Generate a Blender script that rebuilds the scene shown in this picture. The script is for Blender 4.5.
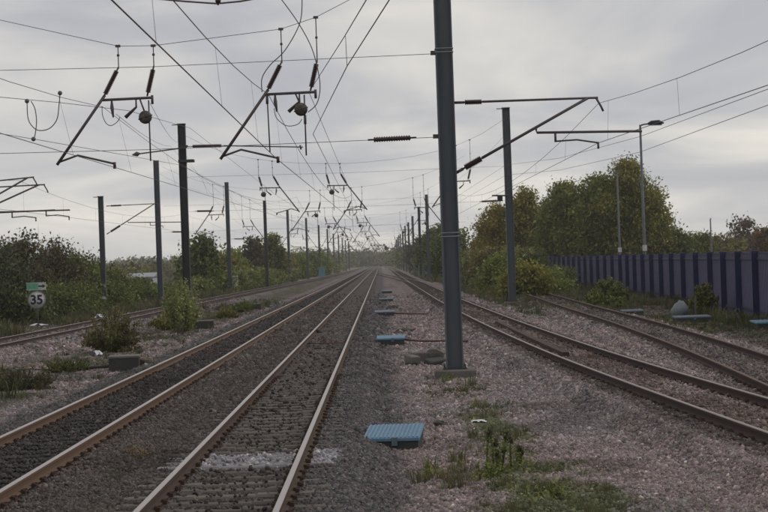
import bpy, math, random
import numpy as np
from mathutils import Vector, Matrix

# ------------------------------------------------------------------ scene, camera, sky, sun
S = bpy.context.scene
for o in list(bpy.data.objects):
    bpy.data.objects.remove(o, do_unlink=True)
COL = S.collection
R = math.radians
F = 1890.0                       # focal length in pixels of the 768 px wide photograph
VPX, VPY = 381.0, 262.0          # where the rails run to
ROLL = R(2.0)
CAMZ = 2.55                      # above rail top (z = 0)
cr, sr = math.cos(ROLL), math.sin(ROLL)

def at(px, py, Y):
    """point at forward distance Y seen at photo pixel (px, py)"""
    dx, dy = px - VPX, py - VPY
    u = dx * cr - dy * sr
    v = dy * cr + dx * sr
    return Vector((u / F * Y, Y, CAMZ - v / F * Y))

cam_d = bpy.data.cameras.new('camera')
cam = bpy.data.objects.new('camera', cam_d)
COL.objects.link(cam)
cam_d.sensor_width = 36.0
cam_d.lens = F / 768.0 * 36.0
cam_d.clip_start = 0.5
cam_d.clip_end = 9000.0
cam_d.dof.use_dof = True; cam_d.dof.focus_distance = 36.0; cam_d.dof.aperture_fstop = 6.5
fwd = (at(384, 256, 1.0) - Vector((0, 0, CAMZ))).normalized()
camx = Vector((cr, 0, -sr)); camx = (camx - fwd * camx.dot(fwd)).normalized()
camy = (-fwd).cross(camx).normalized()
mw = Matrix((camx, camy, -fwd)).transposed().to_4x4()
mw.translation = Vector((0, 0, CAMZ))
cam.matrix_world = mw
S.camera = cam

SUN_EL, SUN_AZ = R(38), R(75)     # azimuth clockwise from +Y: soft light from the right
SKYX, SKYY = 0.4, 7.7
W = bpy.data.worlds.new('World'); S.world = W; W.use_nodes = True
nt = W.node_tree; nt.nodes.clear()
def N(t, kind, **kw):
    n = t.nodes.new(kind)
    for k, v in kw.items():
        setattr(n, k, v)
    return n
wo = N(nt, 'ShaderNodeOutputWorld'); bg = N(nt, 'ShaderNodeBackground')
sky = N(nt, 'ShaderNodeTexSky'); sky.sky_type = 'NISHITA'; sky.sun_disc = False
sky.sun_elevation = SUN_EL; sky.sun_rotation = SUN_AZ
skm = N(nt, 'ShaderNodeVectorMath', operation='SCALE'); skm.inputs['Scale'].default_value = 0.07
nt.links.new(sky.outputs[0], skm.inputs[0])
tc = N(nt, 'ShaderNodeTexCoord'); sx = N(nt, 'ShaderNodeSeparateXYZ')
nt.links.new(tc.outputs['Generated'], sx.inputs[0])
def wm(op, a, b=None, clamp=False):
    n = N(nt, 'ShaderNodeMath', operation=op); n.use_clamp = clamp
    for i, q in enumerate((a, b)):
        if q is None: continue
        if isinstance(q, (int, float)): n.inputs[i].default_value = q
        else: nt.links.new(q, n.inputs[i])
    return n.outputs[0]
zz = wm('ADD', wm('MAXIMUM', sx.outputs[2], 0.0), 0.10)
cx = wm('DIVIDE', sx.outputs[0], zz); cy = wm('DIVIDE', sx.outputs[1], zz)
cv = N(nt, 'ShaderNodeCombineXYZ'); nt.links.new(cx, cv.inputs[0]); nt.links.new(cy, cv.inputs[1])
mp = N(nt, 'ShaderNodeMapping'); mp.inputs['Rotation'].default_value = (0, 0, R(12))
mp.inputs['Scale'].default_value = (0.85, 0.62, 1); mp.inputs['Location'].default_value = (SKYX, SKYY, 0)
nt.links.new(cv.outputs[0], mp.inputs[0])
n1 = N(nt, 'ShaderNodeTexNoise'); n1.inputs['Scale'].default_value = 1.0; n1.inputs['Detail'].default_value = 5.5
n1.inputs['Roughness'].default_value = 0.50; n1.inputs['Distortion'].default_value = 0.5
nt.links.new(mp.outputs[0], n1.inputs['Vector'])
rp = N(nt, 'ShaderNodeValToRGB')
e = rp.color_ramp.elements
e[0].position = 0.30; e[0].color = (0.355, 0.365, 0.412, 1)
e[1].position = 0.68; e[1].color = (0.82, 0.77, 0.69, 1)
m_ = e.new(0.45); m_.color = (0.455, 0.458, 0.485, 1)
m_ = e.new(0.56); m_.color = (0.625, 0.605, 0.580, 1)
nt.links.new(n1.outputs[0], rp.inputs[0])
# air towards the horizon is a little paler and greyer, all round
hz = wm('POWER', wm('SUBTRACT', 1.0, wm('MINIMUM', wm('MAXIMUM', sx.outputs[2], 0.0), 1.0)), 14.0)
hm = N(nt, 'ShaderNodeMixRGB'); hm.inputs[2].default_value = (0.69, 0.68, 0.665, 1)
nt.links.new(wm('MULTIPLY', hz, 0.42), hm.inputs[0]); nt.links.new(rp.outputs[0], hm.inputs[1])
mx = N(nt, 'ShaderNodeMixRGB'); mx.inputs[0].default_value = 0.94
nt.links.new(skm.outputs[0], mx.inputs[1]); nt.links.new(hm.outputs[0], mx.inputs[2])
nt.links.new(mx.outputs[0], bg.inputs[0]); bg.inputs[1].default_value = 1.06
nt.links.new(bg.outputs[0], wo.inputs[0])

sd = bpy.data.lights.new('sun', 'SUN'); sd.energy = 0.9; sd.angle = R(25); sd.color = (1, 0.93, 0.86)
so = bpy.data.objects.new('sun', sd); COL.objects.link(so)
sdir = Vector((math.sin(SUN_AZ) * math.cos(SUN_EL), math.cos(SUN_AZ) * math.cos(SUN_EL), math.sin(SUN_EL)))
so.rotation_euler = sdir.to_track_quat('Z', 'Y').to_euler(); so.location = (20, 0, 40)

S.view_settings.view_transform = 'Standard'; S.view_settings.look = 'None'
S.view_settings.exposure = 0.06; S.view_settings.gamma = 1.0; S.view_settings.use_curve_mapping = False
S.cycles.volume_bounces = 1

rng = np.random.default_rng(11)
rnd = random.Random(5)

# ------------------------------------------------------------------ materials
MATS = {}
def mat(name, col, rough=0.8, var=0.25, scale=6.0, bump=0.0, bscale=40.0, metal=0.0, col2=None, attr=None,
        inst=False, trans=0.0, objrand=0.0, spec=0.3, stretch=None):
    if name in MATS: return MATS[name]
    m = bpy.data.materials.new(name); m.use_nodes = True; MATS[name] = m
    t = m.node_tree; t.nodes.clear()
    out = N(t, 'ShaderNodeOutputMaterial'); b = N(t, 'ShaderNodeBsdfPrincipled')
    L = t.links.new
    b.inputs['Roughness'].default_value = rough; b.inputs['Metallic'].default_value = metal
    b.inputs['Specular IOR Level'].default_value = spec
    g = N(t, 'ShaderNodeNewGeometry')
    vec = g.outputs['Position']
    if stretch:
        mpn = N(t, 'ShaderNodeMapping'); mpn.inputs['Scale'].default_value = stretch
        L(vec, mpn.inputs[0]); vec = mpn.outputs[0]
    nz = N(t, 'ShaderNodeTexNoise'); nz.inputs['Scale'].default_value = scale; nz.inputs['Detail'].default_value = 6
    nz.inputs['Roughness'].default_value = 0.65
    L(vec, nz.inputs['Vector'])
    if attr:
        a = N(t, 'ShaderNodeAttribute'); a.attribute_name = attr
        a.attribute_type = 'INSTANCER' if inst else 'GEOMETRY'
        csrc = a.outputs['Color']
    else:
        mixc = N(t, 'ShaderNodeMixRGB'); mixc.inputs[1].default_value = (*col, 1)
        c2 = col2 if col2 else tuple(c * 0.6 for c in col)
        mixc.inputs[2].default_value = (*c2, 1)
        rr = N(t, 'ShaderNodeValToRGB'); rr.color_ramp.elements[0].position = 0.38; rr.color_ramp.elements[1].position = 0.66
        L(nz.outputs[0], rr.inputs[0]); L(rr.outputs[0], mixc.inputs[0]); csrc = mixc.outputs[0]
    # fine value variation
    mr = N(t, 'ShaderNodeMapRange'); mr.inputs['From Min'].default_value = 0.3; mr.inputs['From Max'].default_value = 0.7
    mr.inputs['To Min'].default_value = 1 - var; mr.inputs['To Max'].default_value = 1 + var
    L(nz.outputs[0], mr.inputs['Value'])
    fac = mr.outputs[0]
    if objrand:
        oi = N(t, 'ShaderNodeObjectInfo'); m2 = N(t, 'ShaderNodeMapRange')
        m2.inputs['To Min'].default_value = 1 - objrand; m2.inputs['To Max'].default_value = 1 + objrand
        L(oi.outputs['Random'], m2.inputs['Value'])
        mm = N(t, 'ShaderNodeMath', operation='MULTIPLY'); L(fac, mm.inputs[0]); L(m2.outputs[0], mm.inputs[1]); fac = mm.outputs[0]
    vm = N(t, 'ShaderNodeVectorMath', operation='SCALE'); L(csrc, vm.inputs[0]); L(fac, vm.inputs['Scale'])
    L(vm.outputs[0], b.inputs['Base Color'])
    if bump:
        nb = N(t, 'ShaderNodeTexNoise'); nb.inputs['Scale'].default_value = bscale; nb.inputs['Detail'].default_value = 5
        L(vec, nb.inputs['Vector'])
        bp = N(t, 'ShaderNodeBump'); bp.inputs['Strength'].default_value = bump; bp.inputs['Distance'].default_value = 0.02
        L(nb.outputs[0], bp.inputs['Height']); L(bp.outputs[0], b.inputs['Normal'])
    sh = b.outputs[0]
    if trans:
        tr = N(t, 'ShaderNodeBsdfTranslucent'); L(vm.outputs[0], tr.inputs[0])
        ms = N(t, 'ShaderNodeMixShader'); ms.inputs[0].default_value = trans
        L(sh, ms.inputs[1]); L(tr.outputs[0], ms.inputs[2]); sh = ms.outputs[0]
    L(sh, out.inputs[0])
    return m

steel = mat('galvanised mast steel', (0.110, 0.135, 0.160), 0.6, 0.42, 2.2, 0.15, 30, 0.2, (0.078, 0.080, 0.086), objrand=0.10, stretch=(3, 3, 0.35))
steel_dk = mat('dark mast steel', (0.052, 0.060, 0.070), 0.7, 0.2, 1.6, 0.15, 30, 0.1, (0.045, 0.042, 0.042), objrand=0.12, stretch=(3, 3, 0.35))
tubes = mat('weathered steel tube', (0.115, 0.105, 0.115), 0.6, 0.2, 4, 0, metal=0.3, col2=(0.095, 0.070, 0.065))
wire = mat('copper overhead wire', (0.160, 0.110, 0.098), 0.55, 0.2, 3, metal=0.2, col2=(0.120, 0.100, 0.100))
wire_g = mat('grey steel wire', (0.16, 0.16, 0.175), 0.6, 0.2, 3, metal=0.3)
insul = mat('brown insulator glaze', (0.055, 0.024, 0.024), 0.35, 0.2, 8, spec=0.5)
ballm = mat('dark ball paint', (0.050, 0.038, 0.033), 0.6, 0.4, 8, col2=(0.10, 0.085, 0.07))
railside = mat('rusty rail side', (0.150, 0.090, 0.054), 0.85, 0.35, 5, 0.3, 60, 0.0, (0.095, 0.060, 0.043))
railtop = mat('polished rail top', (0.42, 0.395, 0.395), 0.42, 0.12, 3, 0.05, 60, 0.55, (0.33, 0.285, 0.275), stretch=(4, 0.25, 4))
railside_n = mat('dark brown rail side', (0.088, 0.055, 0.038), 0.85, 0.35, 5, 0.3, 60, 0.0, (0.052, 0.036, 0.029))
rail_rust_s = mat('dark rusty rail side', (0.070, 0.044, 0.038), 0.9, 0.3, 5, 0.3, 60, 0.0, (0.045, 0.033, 0.032))
rail_rust_t = mat('dull rail top', (0.30, 0.255, 0.24), 0.5, 0.15, 3, 0.05, 60, 0.45, (0.22, 0.17, 0.155), stretch=(4, 0.25, 4))
rail_old_t = mat('rusted rail top', (0.15, 0.095, 0.075), 0.75, 0.2, 3, 0.1, 60, 0.1, (0.11, 0.068, 0.055))
sleeper_c = mat('grimy concrete sleeper', (0.150, 0.130, 0.116), 0.9, 0.35, 9, 0.5, 60, 0.0, (0.080, 0.068, 0.062), objrand=0.22)
sleeper_d = mat('sooty concrete sleeper', (0.062, 0.056, 0.058), 0.9, 0.3, 9, 0.5, 60, 0.0, (0.040, 0.036, 0.038), objrand=0.2)
sleeper_t = mat('weathered timber sleeper', (0.085, 0.066, 0.058), 0.95, 0.35, 12, 0.6, 50, 0.0, (0.050, 0.040, 0.038), objrand=0.25, stretch=(0.4, 3, 3))
sleeper_w = mat('lime dusted sleeper', (0.25, 0.238, 0.258), 0.9, 0.35, 7, 0.5, 60, 0.0, (0.17, 0.155, 0.155))
clipm = mat('rusty rail clip', (0.080, 0.048, 0.036), 0.85, 0.3, 20)
concrete = mat('dirty concrete', (0.19, 0.175, 0.162), 0.92, 0.3, 3.5, 0.5, 50, 0.0, (0.085, 0.080, 0.075))
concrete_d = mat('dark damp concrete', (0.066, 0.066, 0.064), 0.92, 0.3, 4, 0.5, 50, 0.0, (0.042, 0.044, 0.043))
lidm = mat('blue grp lid', (0.125, 0.238, 0.355), 0.6, 0.22, 4, 0.08, 60, 0.0, (0.110, 0.200, 0.290))
lid2m = mat('grey blue grp lid', (0.14, 0.185, 0.23), 0.6, 0.12, 5, 0.08, 60)
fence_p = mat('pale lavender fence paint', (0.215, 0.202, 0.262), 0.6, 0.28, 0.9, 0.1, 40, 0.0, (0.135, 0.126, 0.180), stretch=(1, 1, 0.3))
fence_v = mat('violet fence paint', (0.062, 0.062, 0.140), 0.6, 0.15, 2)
fence_b = mat('navy fence paint', (0.024, 0.028, 0.095), 0.5, 0.15, 3)
white_p = mat('white sign paint', (0.62, 0.62, 0.64), 0.5, 0.06, 6)
black_p = mat('black sign paint', (0.02, 0.022, 0.03), 0.5, 0.05, 6)
green_p = mat('pale green sign paint', (0.16, 0.42, 0.27), 0.5, 0.06, 6)
grey_p = mat('grey cabinet paint', (0.42, 0.44, 0.45), 0.6, 0.1, 3)
teal_p = mat('teal cabinet paint', (0.10, 0.24, 0.29), 0.6, 0.12, 3)
litter = mat('white plastic litter', (0.66, 0.66, 0.72), 0.45, 0.1, 12)
sack = mat('grey woven sack', (0.20, 0.235, 0.26), 0.7, 0.25, 9, 0.4, 30)
bark = mat('bark', (0.060, 0.050, 0.042), 0.95, 0.35, 6, 0.5, 30)
leafm = mat('leaf', None, 0.6, 0.30, 0.8, attr='col', trans=0.30, spec=0.3)
redm = mat('red bond cable', (0.16, 0.035, 0.035), 0.6, 0.2, 6)
pipem = mat('rust brown pipe', (0.13, 0.060, 0.050), 0.8, 0.3, 8)
sandst = mat('tan rock', (0.17, 0.125, 0.085), 0.9, 0.25, 6, 0.6, 20)
lampm = mat('lamp post paint', (0.13, 0.14, 0.155), 0.6, 0.12, 2)
lampg = mat('lamp glass', (0.30, 0.29, 0.27), 0.3, 0.05, 5)
wallw = mat('white render', (0.52, 0.53, 0.55), 0.8, 0.08, 1)
roofg = mat('pale roof sheet', (0.34, 0.36, 0.40), 0.7, 0.08, 1)
winm = mat('far window glass', (0.10, 0.11, 0.13), 0.3, 0.1, 1)
towerm = mat('tower block concrete', (0.20, 0.21, 0.235), 0.85, 0.1, 0.2)

# ------------------------------------------------------------------ mesh helpers
class MB:
    def __init__(s): s.v = []; s.f = []; s.mi = []; s.sm = []
    def add(s, vs, fs, mi=0, smooth=False):
        o = len(s.v); s.v += [tuple(p) for p in vs]
        for f in fs: s.f.append(tuple(i + o for i in f)); s.mi.append(mi); s.sm.append(smooth)
    def box(s, c, size, rz=0.0, mi=0, tilt=None, bev=0.0):
        x, y, z = size[0] / 2, size[1] / 2, size[2] / 2
        if bev:
            b = bev
            lo = [(-x, -y, -z), (x, -y, -z), (x, y, -z), (-x, y, -z)]
            m1 = [(-x, -y, z - b), (x, -y, z - b), (x, y, z - b), (-x, y, z - b)]
            t1 = [(-x + b, -y + b, z), (x - b, -y + b, z), (x - b, y - b, z), (-x + b, y - b, z)]
            vs = lo + m1 + t1
            fs = [(3, 2, 1, 0)] + [(i, (i + 1) % 4, 4 + (i + 1) % 4, 4 + i) for i in range(4)] + \
                 [(4 + i, 4 + (i + 1) % 4, 8 + (i + 1) % 4, 8 + i) for i in range(4)] + [(8, 9, 10, 11)]
        else:
            vs = [(sx_ * x, sy_ * y, sz_ * z) for sz_ in (-1, 1) for sx_, sy_ in ((-1, -1), (1, -1), (1, 1), (-1, 1))]
            fs = [(3, 2, 1, 0), (4, 5, 6, 7)] + [(i, (i + 1) % 4, 4 + (i + 1) % 4, 4 + i) for i in range(4)]
        M = Matrix.Translation(c) @ Matrix.Rotation(rz, 4, 'Z')
        if tilt: M = M @ Matrix.Rotation(tilt[0], 4, 'X') @ Matrix.Rotation(tilt[1], 4, 'Y')
        s.add([M @ Vector(p) for p in vs], fs, mi)
    def tube(s, pts, rad, n=6, mi=0, cap=True):
        pts = [Vector(p) for p in pts]
        if not isinstance(rad, (list, tuple)): rad = [rad] * len(pts)
        up = None; vs = []; fs = []
        for i, p in enumerate(pts):
            d = (pts[min(i + 1, len(pts) - 1)] - pts[max(i - 1, 0)])
            d = d.normalized() if d.length > 1e-9 else Vector((0, 0, 1))
            if up is None:
                up = d.orthogonal().normalized()
            else:
                up = (up - d * up.dot(d)); up = up.normalized() if up.length > 1e-6 else d.orthogonal().normalized()
            w = d.cross(up)
            for k in range(n):
                a = 2 * math.pi * k / n
                vs.append(p + (up * math.cos(a) + w * math.sin(a)) * rad[i])
        for i in range(len(pts) - 1):
            for k in range(n):
                fs.append((i * n + k, i * n + (k + 1) % n, (i + 1) * n + (k + 1) % n, (i + 1) * n + k))
        if cap:
            fs.append(tuple(range(n - 1, -1, -1))); fs.append(tuple((len(pts) - 1) * n + k for k in range(n)))
        s.add(vs, fs, mi, True)
    def prism(s, prof, z0, z1, c=(0, 0, 0), rz=0.0, mi=0):
        n = len(prof); M = Matrix.Translation(c) @ Matrix.Rotation(rz, 4, 'Z')
        vs = [M @ Vector((p[0], p[1], z)) for z in (z0, z1) for p in prof]
        fs = [(i, (i + 1) % n, n + (i + 1) % n, n + i) for i in range(n)] + [tuple(range(n - 1, -1, -1)), tuple(range(n, 2 * n))]
        s.add(vs, fs, mi)
    def sphere(s, c, r, nu=14, nv=9, mi=0, sq=(1, 1, 1)):
        vs = [Vector(c) + Vector((0, 0, r * sq[2]))]; fs = []
        for j in range(1, nv):
            t = math.pi * j / nv
            for i in range(nu):
                a = 2 * math.pi * i / nu
                vs.append(Vector(c) + Vector((r * sq[0] * math.sin(t) * math.cos(a), r * sq[1] * math.sin(t) * math.sin(a), r * sq[2] * math.cos(t))))
        vs.append(Vector(c) - Vector((0, 0, r * sq[2])))
        for i in range(nu): fs.append((0, 1 + i, 1 + (i + 1) % nu))
        for j in range(nv - 2):
            for i in range(nu):
                a = 1 + j * nu + i; b = 1 + j * nu + (i + 1) % nu
                fs.append((a, a + nu, b + nu, b))
        o = 1 + (nv - 2) * nu
        for i in range(nu): fs.append((o + i, len(vs) - 1, o + (i + 1) % nu))
        s.add(vs, fs, mi, True)
    def build(s, name, mats, parent=None):
        me = bpy.data.meshes.new(name); me.from_pydata(s.v, [], s.f)
        if not isinstance(mats, (list, tuple)): mats = [mats]
        for m in mats: me.materials.append(m)
        me.polygons.foreach_set('material_index', s.mi); me.polygons.foreach_set('use_smooth', s.sm)
        me.update()
        return link(name, me, parent)

def link(name, me, parent=None):
    o = bpy.data.objects.new(name, me); COL.objects.link(o)
    if parent is not None:
        o.parent = parent; o.matrix_parent_inverse = Matrix.Translation(-Vector(parent.location))
    return o
def tag(o, label=None, cat=None, group=None, kind=None):
    if label: o['label'] = label
    if cat: o['category'] = cat
    if group: o['group'] = group
    if kind: o['kind'] = kind
    return o
def thing(name, loc, label, cat, group=None):
    o = bpy.data.objects.new(name, None); COL.objects.link(o); o.location = loc; o.empty_display_size = 0.2
    return tag(o, label, cat, group)

def raw_mesh(name, verts, quads, material, cols=None, smooth=False):
    me = bpy.data.meshes.new(name)
    nv, nf, k = len(verts), len(quads), quads.shape[1]
    me.vertices.add(nv); me.vertices.foreach_set('co', np.ascontiguousarray(verts, dtype=np.float32).ravel())
    me.loops.add(nf * k); me.loops.foreach_set('vertex_index', np.ascontiguousarray(quads, dtype=np.int32).ravel())
    me.polygons.add(nf); me.polygons.foreach_set('loop_start', np.arange(0, nf * k, k, dtype=np.int32))
    if smooth: me.polygons.foreach_set('use_smooth', np.ones(nf, dtype=bool))
    me.update(calc_edges=True)
    if cols is not None:
        a = me.attributes.new('col', 'FLOAT_COLOR', 'POINT')
        c4 = np.ones((nv, 4), dtype=np.float32); c4[:, :3] = cols
        a.data.foreach_set('color', c4.ravel())
    if material: me.materials.append(material)
    return me

# value noise for numpy arrays
_T = rng.random((256, 256))
def vnoise(x, y):
    xi = np.floor(x).astype(int); yi = np.floor(y).astype(int); fx = x - xi; fy = y - yi
    fx = fx * fx * (3 - 2 * fx); fy = fy * fy * (3 - 2 * fy)
    g = lambda a, b: _T[a & 255, b & 255]
    return (g(xi, yi) * (1 - fx) + g(xi + 1, yi) * fx) * (1 - fy) + (g(xi, yi + 1) * (1 - fx) + g(xi + 1, yi + 1) * fx) * fy
def fbm(x, y, o=4):
    s = 0; a = 0.5; t = 0
    for k in range(o):
        s = s + a * vnoise(x * 2 ** k + 17 * k, y * 2 ** k + 31 * k); t += a; a *= 0.5
    return s / t
def sstep(a, b, x):
    t = np.clip((x - a) / (b - a), 0, 1); return t * t * (3 - 2 * t)

# ------------------------------------------------------------------ where the tracks run
YG = np.linspace(-60, 1500, 3121)
def path(pts, smooth=25):
    ys, xs = zip(*pts); x = np.interp(YG, ys, xs)
    k = np.exp(-0.5 * (np.arange(-3 * smooth, 3 * smooth + 1) / smooth) ** 2); k /= k.sum()
    xp = np.pad(x, 3 * smooth, mode='reflect', reflect_type='odd')
    return np.convolve(xp, k, 'valid')
P_NEAR = path([(-60, -1.94), (1500, -1.94)])
P_SECOND = path([(-60, -5.36), (1500, -5.36)])
P_LEFT = path([(-60, -18), (50, -15.4), (76, -14.75), (118, -14.45), (200, -13.6), (340, -11.5), (450, -10.8), (900, -9.6), (1500, -9.2)])
P_RIGHT = path([(-60, 10), (10, 6.9), (20, 6.35), (30, 5.85), (48, 5.13), (76, 4.65), (121, 4.3), (250, 4.1), (900, 4.0), (1500, 4.0)], 14)
P_SIDE = path([(10, 7.0), (26, 7.35), (35, 7.9), (49, 8.65), (71, 9.4), (96, 9.85), (120, 10.5), (200, 12.0), (1500, 12)], 10)
P_CROSS = path([(-60, 4.13), (225, 4.13), (240, 4.0), (470, -1.85), (490, -1.94), (1500, -1.94)], 20)
def px_(P, y): return np.interp(y, YG, P)
TR = [(P_NEAR, -60, 1400), (P_SECOND, -60, 1400), (P_LEFT, 20, 1000), (P_RIGHT, -60, 1000), (P_SIDE, 10, 190)]

def gz(x, y):
    """ground height"""
    base = -0.40 + (fbm(x * 0.35, y * 0.22) - 0.5) * 0.12
    base = base + sstep(12.5, 18, x) * 0.05 - sstep(-17, -22, x) * 0.10
    base = base + sstep(0.5, 1.6, x) * sstep(3.4, 2.4, x) * sstep(60, 30, y) * 0.07
    z = base
    for i, (P, a, b) in enumerate(TR):
        d = np.abs(x - px_(P, y))
        top = -0.185 if i < 4 else -0.20
        hh = top - np.clip((d - 1.50) / 2.2, 0, None) - (0.034 if i == 0 else 0.02) * sstep(0.64, 0.5, d) * (i < 2)
        hh = hh + (fbm(x * 1.5 + 9, y * 1.5) - 0.5) * 0.05 * sstep(1.2, 1.9, d)
        inside = (y > a) & (y < b)
        z = np.where(inside, np.maximum(z, hh), z)
    return z

def gcol(x, y):
    """colour of the ground: kinds of stone, soot, soil, moss, spilled lime, painted shade along the right rails"""
    n1 = fbm(x * 0.6, y * 0.25 + 40); n2 = fbm(x * 2.2 + 5, y * 1.1); n3 = fbm(x * 0.22 + 70, y * 0.08 + 3)
    c = np.zeros(x.shape + (3,))
    pink = np.array((0.226, 0.184, 0.182)); grey = np.array((0.196, 0.172, 0.175)); brown = np.array((0.150, 0.118, 0.106))
    w = sstep(0.35, 0.65, n1)[..., None]
    c = pink * (1 - w) + grey * w
    w = (sstep(0.52, 0.75, n2) * 0.55)[..., None]; c = c * (1 - w) + brown * w
    dn = np.abs(x - px_(P_NEAR, y)); ds = np.abs(x - px_(P_SECOND, y)); dl = np.abs(x - px_(P_LEFT, y))
    dr = np.abs(x - px_(P_RIGHT, y)); dd = np.abs(x - px_(P_SIDE, y))
    jit = (n2 - 0.5) * 0.9
    def blend(c, col, w): w = w[..., None]; return c * (1 - w) + np.array(col) * w
    c = c * (1 - 0.18 * sstep(60, 140, y))[..., None]
    fast = sstep(2.55, 1.85, dn + jit * 0.8)
    c = blend(c, (0.084, 0.079, 0.081), fast * 0.92)
    c = blend(c, (0.076, 0.067, 0.062), sstep(0.95, 0.75, dn))
    c = blend(c, (0.076, 0.065, 0.058), sstep(-2.6, -3.0, x) * sstep(-6, -4.6, x) * (0.75 + 0.25 * n1))
    c = blend(c, (0.085, 0.080, 0.078), sstep(2.6, 1.9, ds + jit * 0.6) * sstep(-5.3, -5.6, x))
    c = blend(c, (0.054, 0.048, 0.047), sstep(0.86, 0.70, ds + jit * 0.1))
    c = blend(c, (0.115, 0.085, 0.075), sstep(0.8, 0.68, dr) * 0.85 * sstep(0.3, 0.6, n1 + 0.15))
    c = blend(c, (0.060, 0.048, 0.045), sstep(0.45, 0.15, np.abs(dr - 0.95)) * 0.7)  # dark band beside the right track's rails: their shadow painted into the ground
    c = blend(c, (0.115, 0.095, 0.088), sstep(1.4, 0.7, dl) * 0.8)
    c = blend(c, (0.105, 0.090, 0.085), sstep(1.5, 0.7, dd) * 0.75)
    # soil and weeds away from the lines
    soilR = sstep(10.8, 12.6, x + jit * 2) + sstep(7.0, 8.6, x + jit * 1.5) * sstep(75, 125, y)
    c = blend(c, (0.085, 0.070, 0.058), np.clip(soilR, 0, 1) * 0.85)
    c = blend(c, (0.060, 0.068, 0.036), np.clip(soilR, 0, 1) * sstep(0.42, 0.60, n3 * 0.5 + n2 * 0.5) * 0.9)
    soilL = sstep(-16.6, -17.8, x + jit * 2)
    c = blend(c, (0.070, 0.068, 0.046), soilL * 0.9)
    midL = sstep(-7.9, -8.9, x + jit) * sstep(-12.6, -11.2, x + jit)
    c = blend(c, (0.085, 0.072, 0.060), midL * np.clip(sstep(0.40, 0.62, n1) + sstep(80, 150, y), 0, 1) * 0.8)
    c = blend(c, (0.062, 0.068, 0.038), midL * sstep(0.50, 0.66, n2 * 0.6 + n1 * 0.4 + 0.10 * sstep(80, 150, y)) * 0.75)
    # mossy patch beside the nearest mast
    patch = np.exp(-((x - 1.95) / 0.85) ** 2 - ((y - 21.5) / 5.2) ** 2) + 0.8 * np.exp(-((x - 1.75) / 0.55) ** 2 - ((y - 33) / 6.0) ** 2)
    c = blend(c, (0.085, 0.098, 0.040), sstep(0.30, 0.75, patch + (n2 - 0.5) * 1.0) * 0.85)
    c = blend(c, (0.150, 0.140, 0.150), sstep(0.6, 1.0, np.exp(-((x - 2.9) / 0.8) ** 2 - ((y - 20.5) / 2.6) ** 2) + (n2 - .5)) * 0.4)
    far = sstep(22, 40, np.abs(x))
    c = blend(c, (0.060, 0.070, 0.034), far)
    st = fbm(x * 0.9 + 60, y * 0.5 + 90); c = c * (1 - 0.30 * sstep(0.56, 0.72, st))[..., None]
    lime = sstep(1.15, 0.75, np.abs(y - 26.7 - 0.10 * (x + 2)) + (n2 - 0.5) * 0.5) * sstep(-3.1, -2.75, x) * sstep(-0.60, -0.85, x)
    lime = lime * (0.80 + 0.5 * sstep(0.35, 0.6, fbm(x * 6, y * 5)))
    c = blend(c, (0.30, 0.288, 0.318), np.clip(lime, 0, 1) * 0.95)
    return c

# ground: one sheet, fine near the camera, running to the horizon
gx = np.unique(np.concatenate([np.arange(-12, 12.01, 0.11), np.arange(-30, 30.1, 0.5), np.linspace(-120, 120, 61),
                               np.array([-1500, -900, -600, -400, -250, 250, 400, 600, 900, 1500])]))
ys = [-60.0, -40, -20, 0, 8]
y = 12.0
while y < 1550: ys.append(y); y += max(0.16, (y / 12.0) ** 1.75 * 0.033)
ys += [1700, 1850, 2000, 2200, 2400]
gy = np.array(ys)
GX, GY = np.meshgrid(gx, gy)
GZ = gz(GX, GY)
hill = 14 * np.exp(-((GX + 190) / 130) ** 2 - ((GY - 1750) / 200) ** 2) + 8 * np.exp(-((GX - 320) / 200) ** 2 - ((GY - 1750) / 200) ** 2)
GZ = GZ + hill
rows, cols_ = GX.shape
gv = np.stack([GX, GY, GZ], -1).reshape(-1, 3)
idx = np.arange(rows * cols_).reshape(rows, cols_)
gq = np.stack([idx[:-1, :-1], idx[:-1, 1:], idx[1:, 1:], idx[1:, :-1]], -1).reshape(-1, 4)
gm = bpy.data.materials.new('ballast and soil'); gm.use_nodes = True
t = gm.node_tree; t.nodes.clear(); L = t.links.new
out = N(t, 'ShaderNodeOutputMaterial'); b = N(t, 'ShaderNodeBsdfPrincipled'); b.inputs['Roughness'].default_value = 0.95
b.inputs['Specular IOR Level'].default_value = 0.15
a = N(t, 'ShaderNodeAttribute'); a.attribute_name = 'col'
g = N(t, 'ShaderNodeNewGeometry')
vo = N(t, 'ShaderNodeTexVoronoi'); vo.inputs['Scale'].default_value = 17; L(g.outputs['Position'], vo.inputs['Vector'])
bwn = N(t, 'ShaderNodeSeparateColor'); L(vo.outputs['Color'], bwn.inputs[0])
mr = N(t, 'ShaderNodeMapRange'); mr.inputs['To Min'].default_value = 0.55; mr.inputs['To Max'].default_value = 1.45; L(bwn.outputs[0], mr.inputs['Value'])
nz = N(t, 'ShaderNodeTexNoise'); nz.inputs['Scale'].default_value = 2.3; nz.inputs['Detail'].default_value = 8; L(g.outputs['Position'], nz.inputs['Vector'])
mr2 = N(t, 'ShaderNodeMapRange'); mr2.inputs['From Min'].default_value = 0.3; mr2.inputs['From Max'].default_value = 0.7
mr2.inputs['To Min'].default_value = 0.75; mr2.inputs['To Max'].default_value = 1.25; L(nz.outputs[0], mr2.inputs['Value'])
mm = N(t, 'ShaderNodeMath', operation='MULTIPLY'); L(mr.outputs[0], mm.inputs[0]); L(mr2.outputs[0], mm.inputs[1])
vs = N(t, 'ShaderNodeVectorMath', operation='SCALE'); L(a.outputs['Color'], vs.inputs[0]); L(mm.outputs[0], vs.inputs['Scale'])
L(vs.outputs[0], b.inputs['Base Color'])
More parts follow.
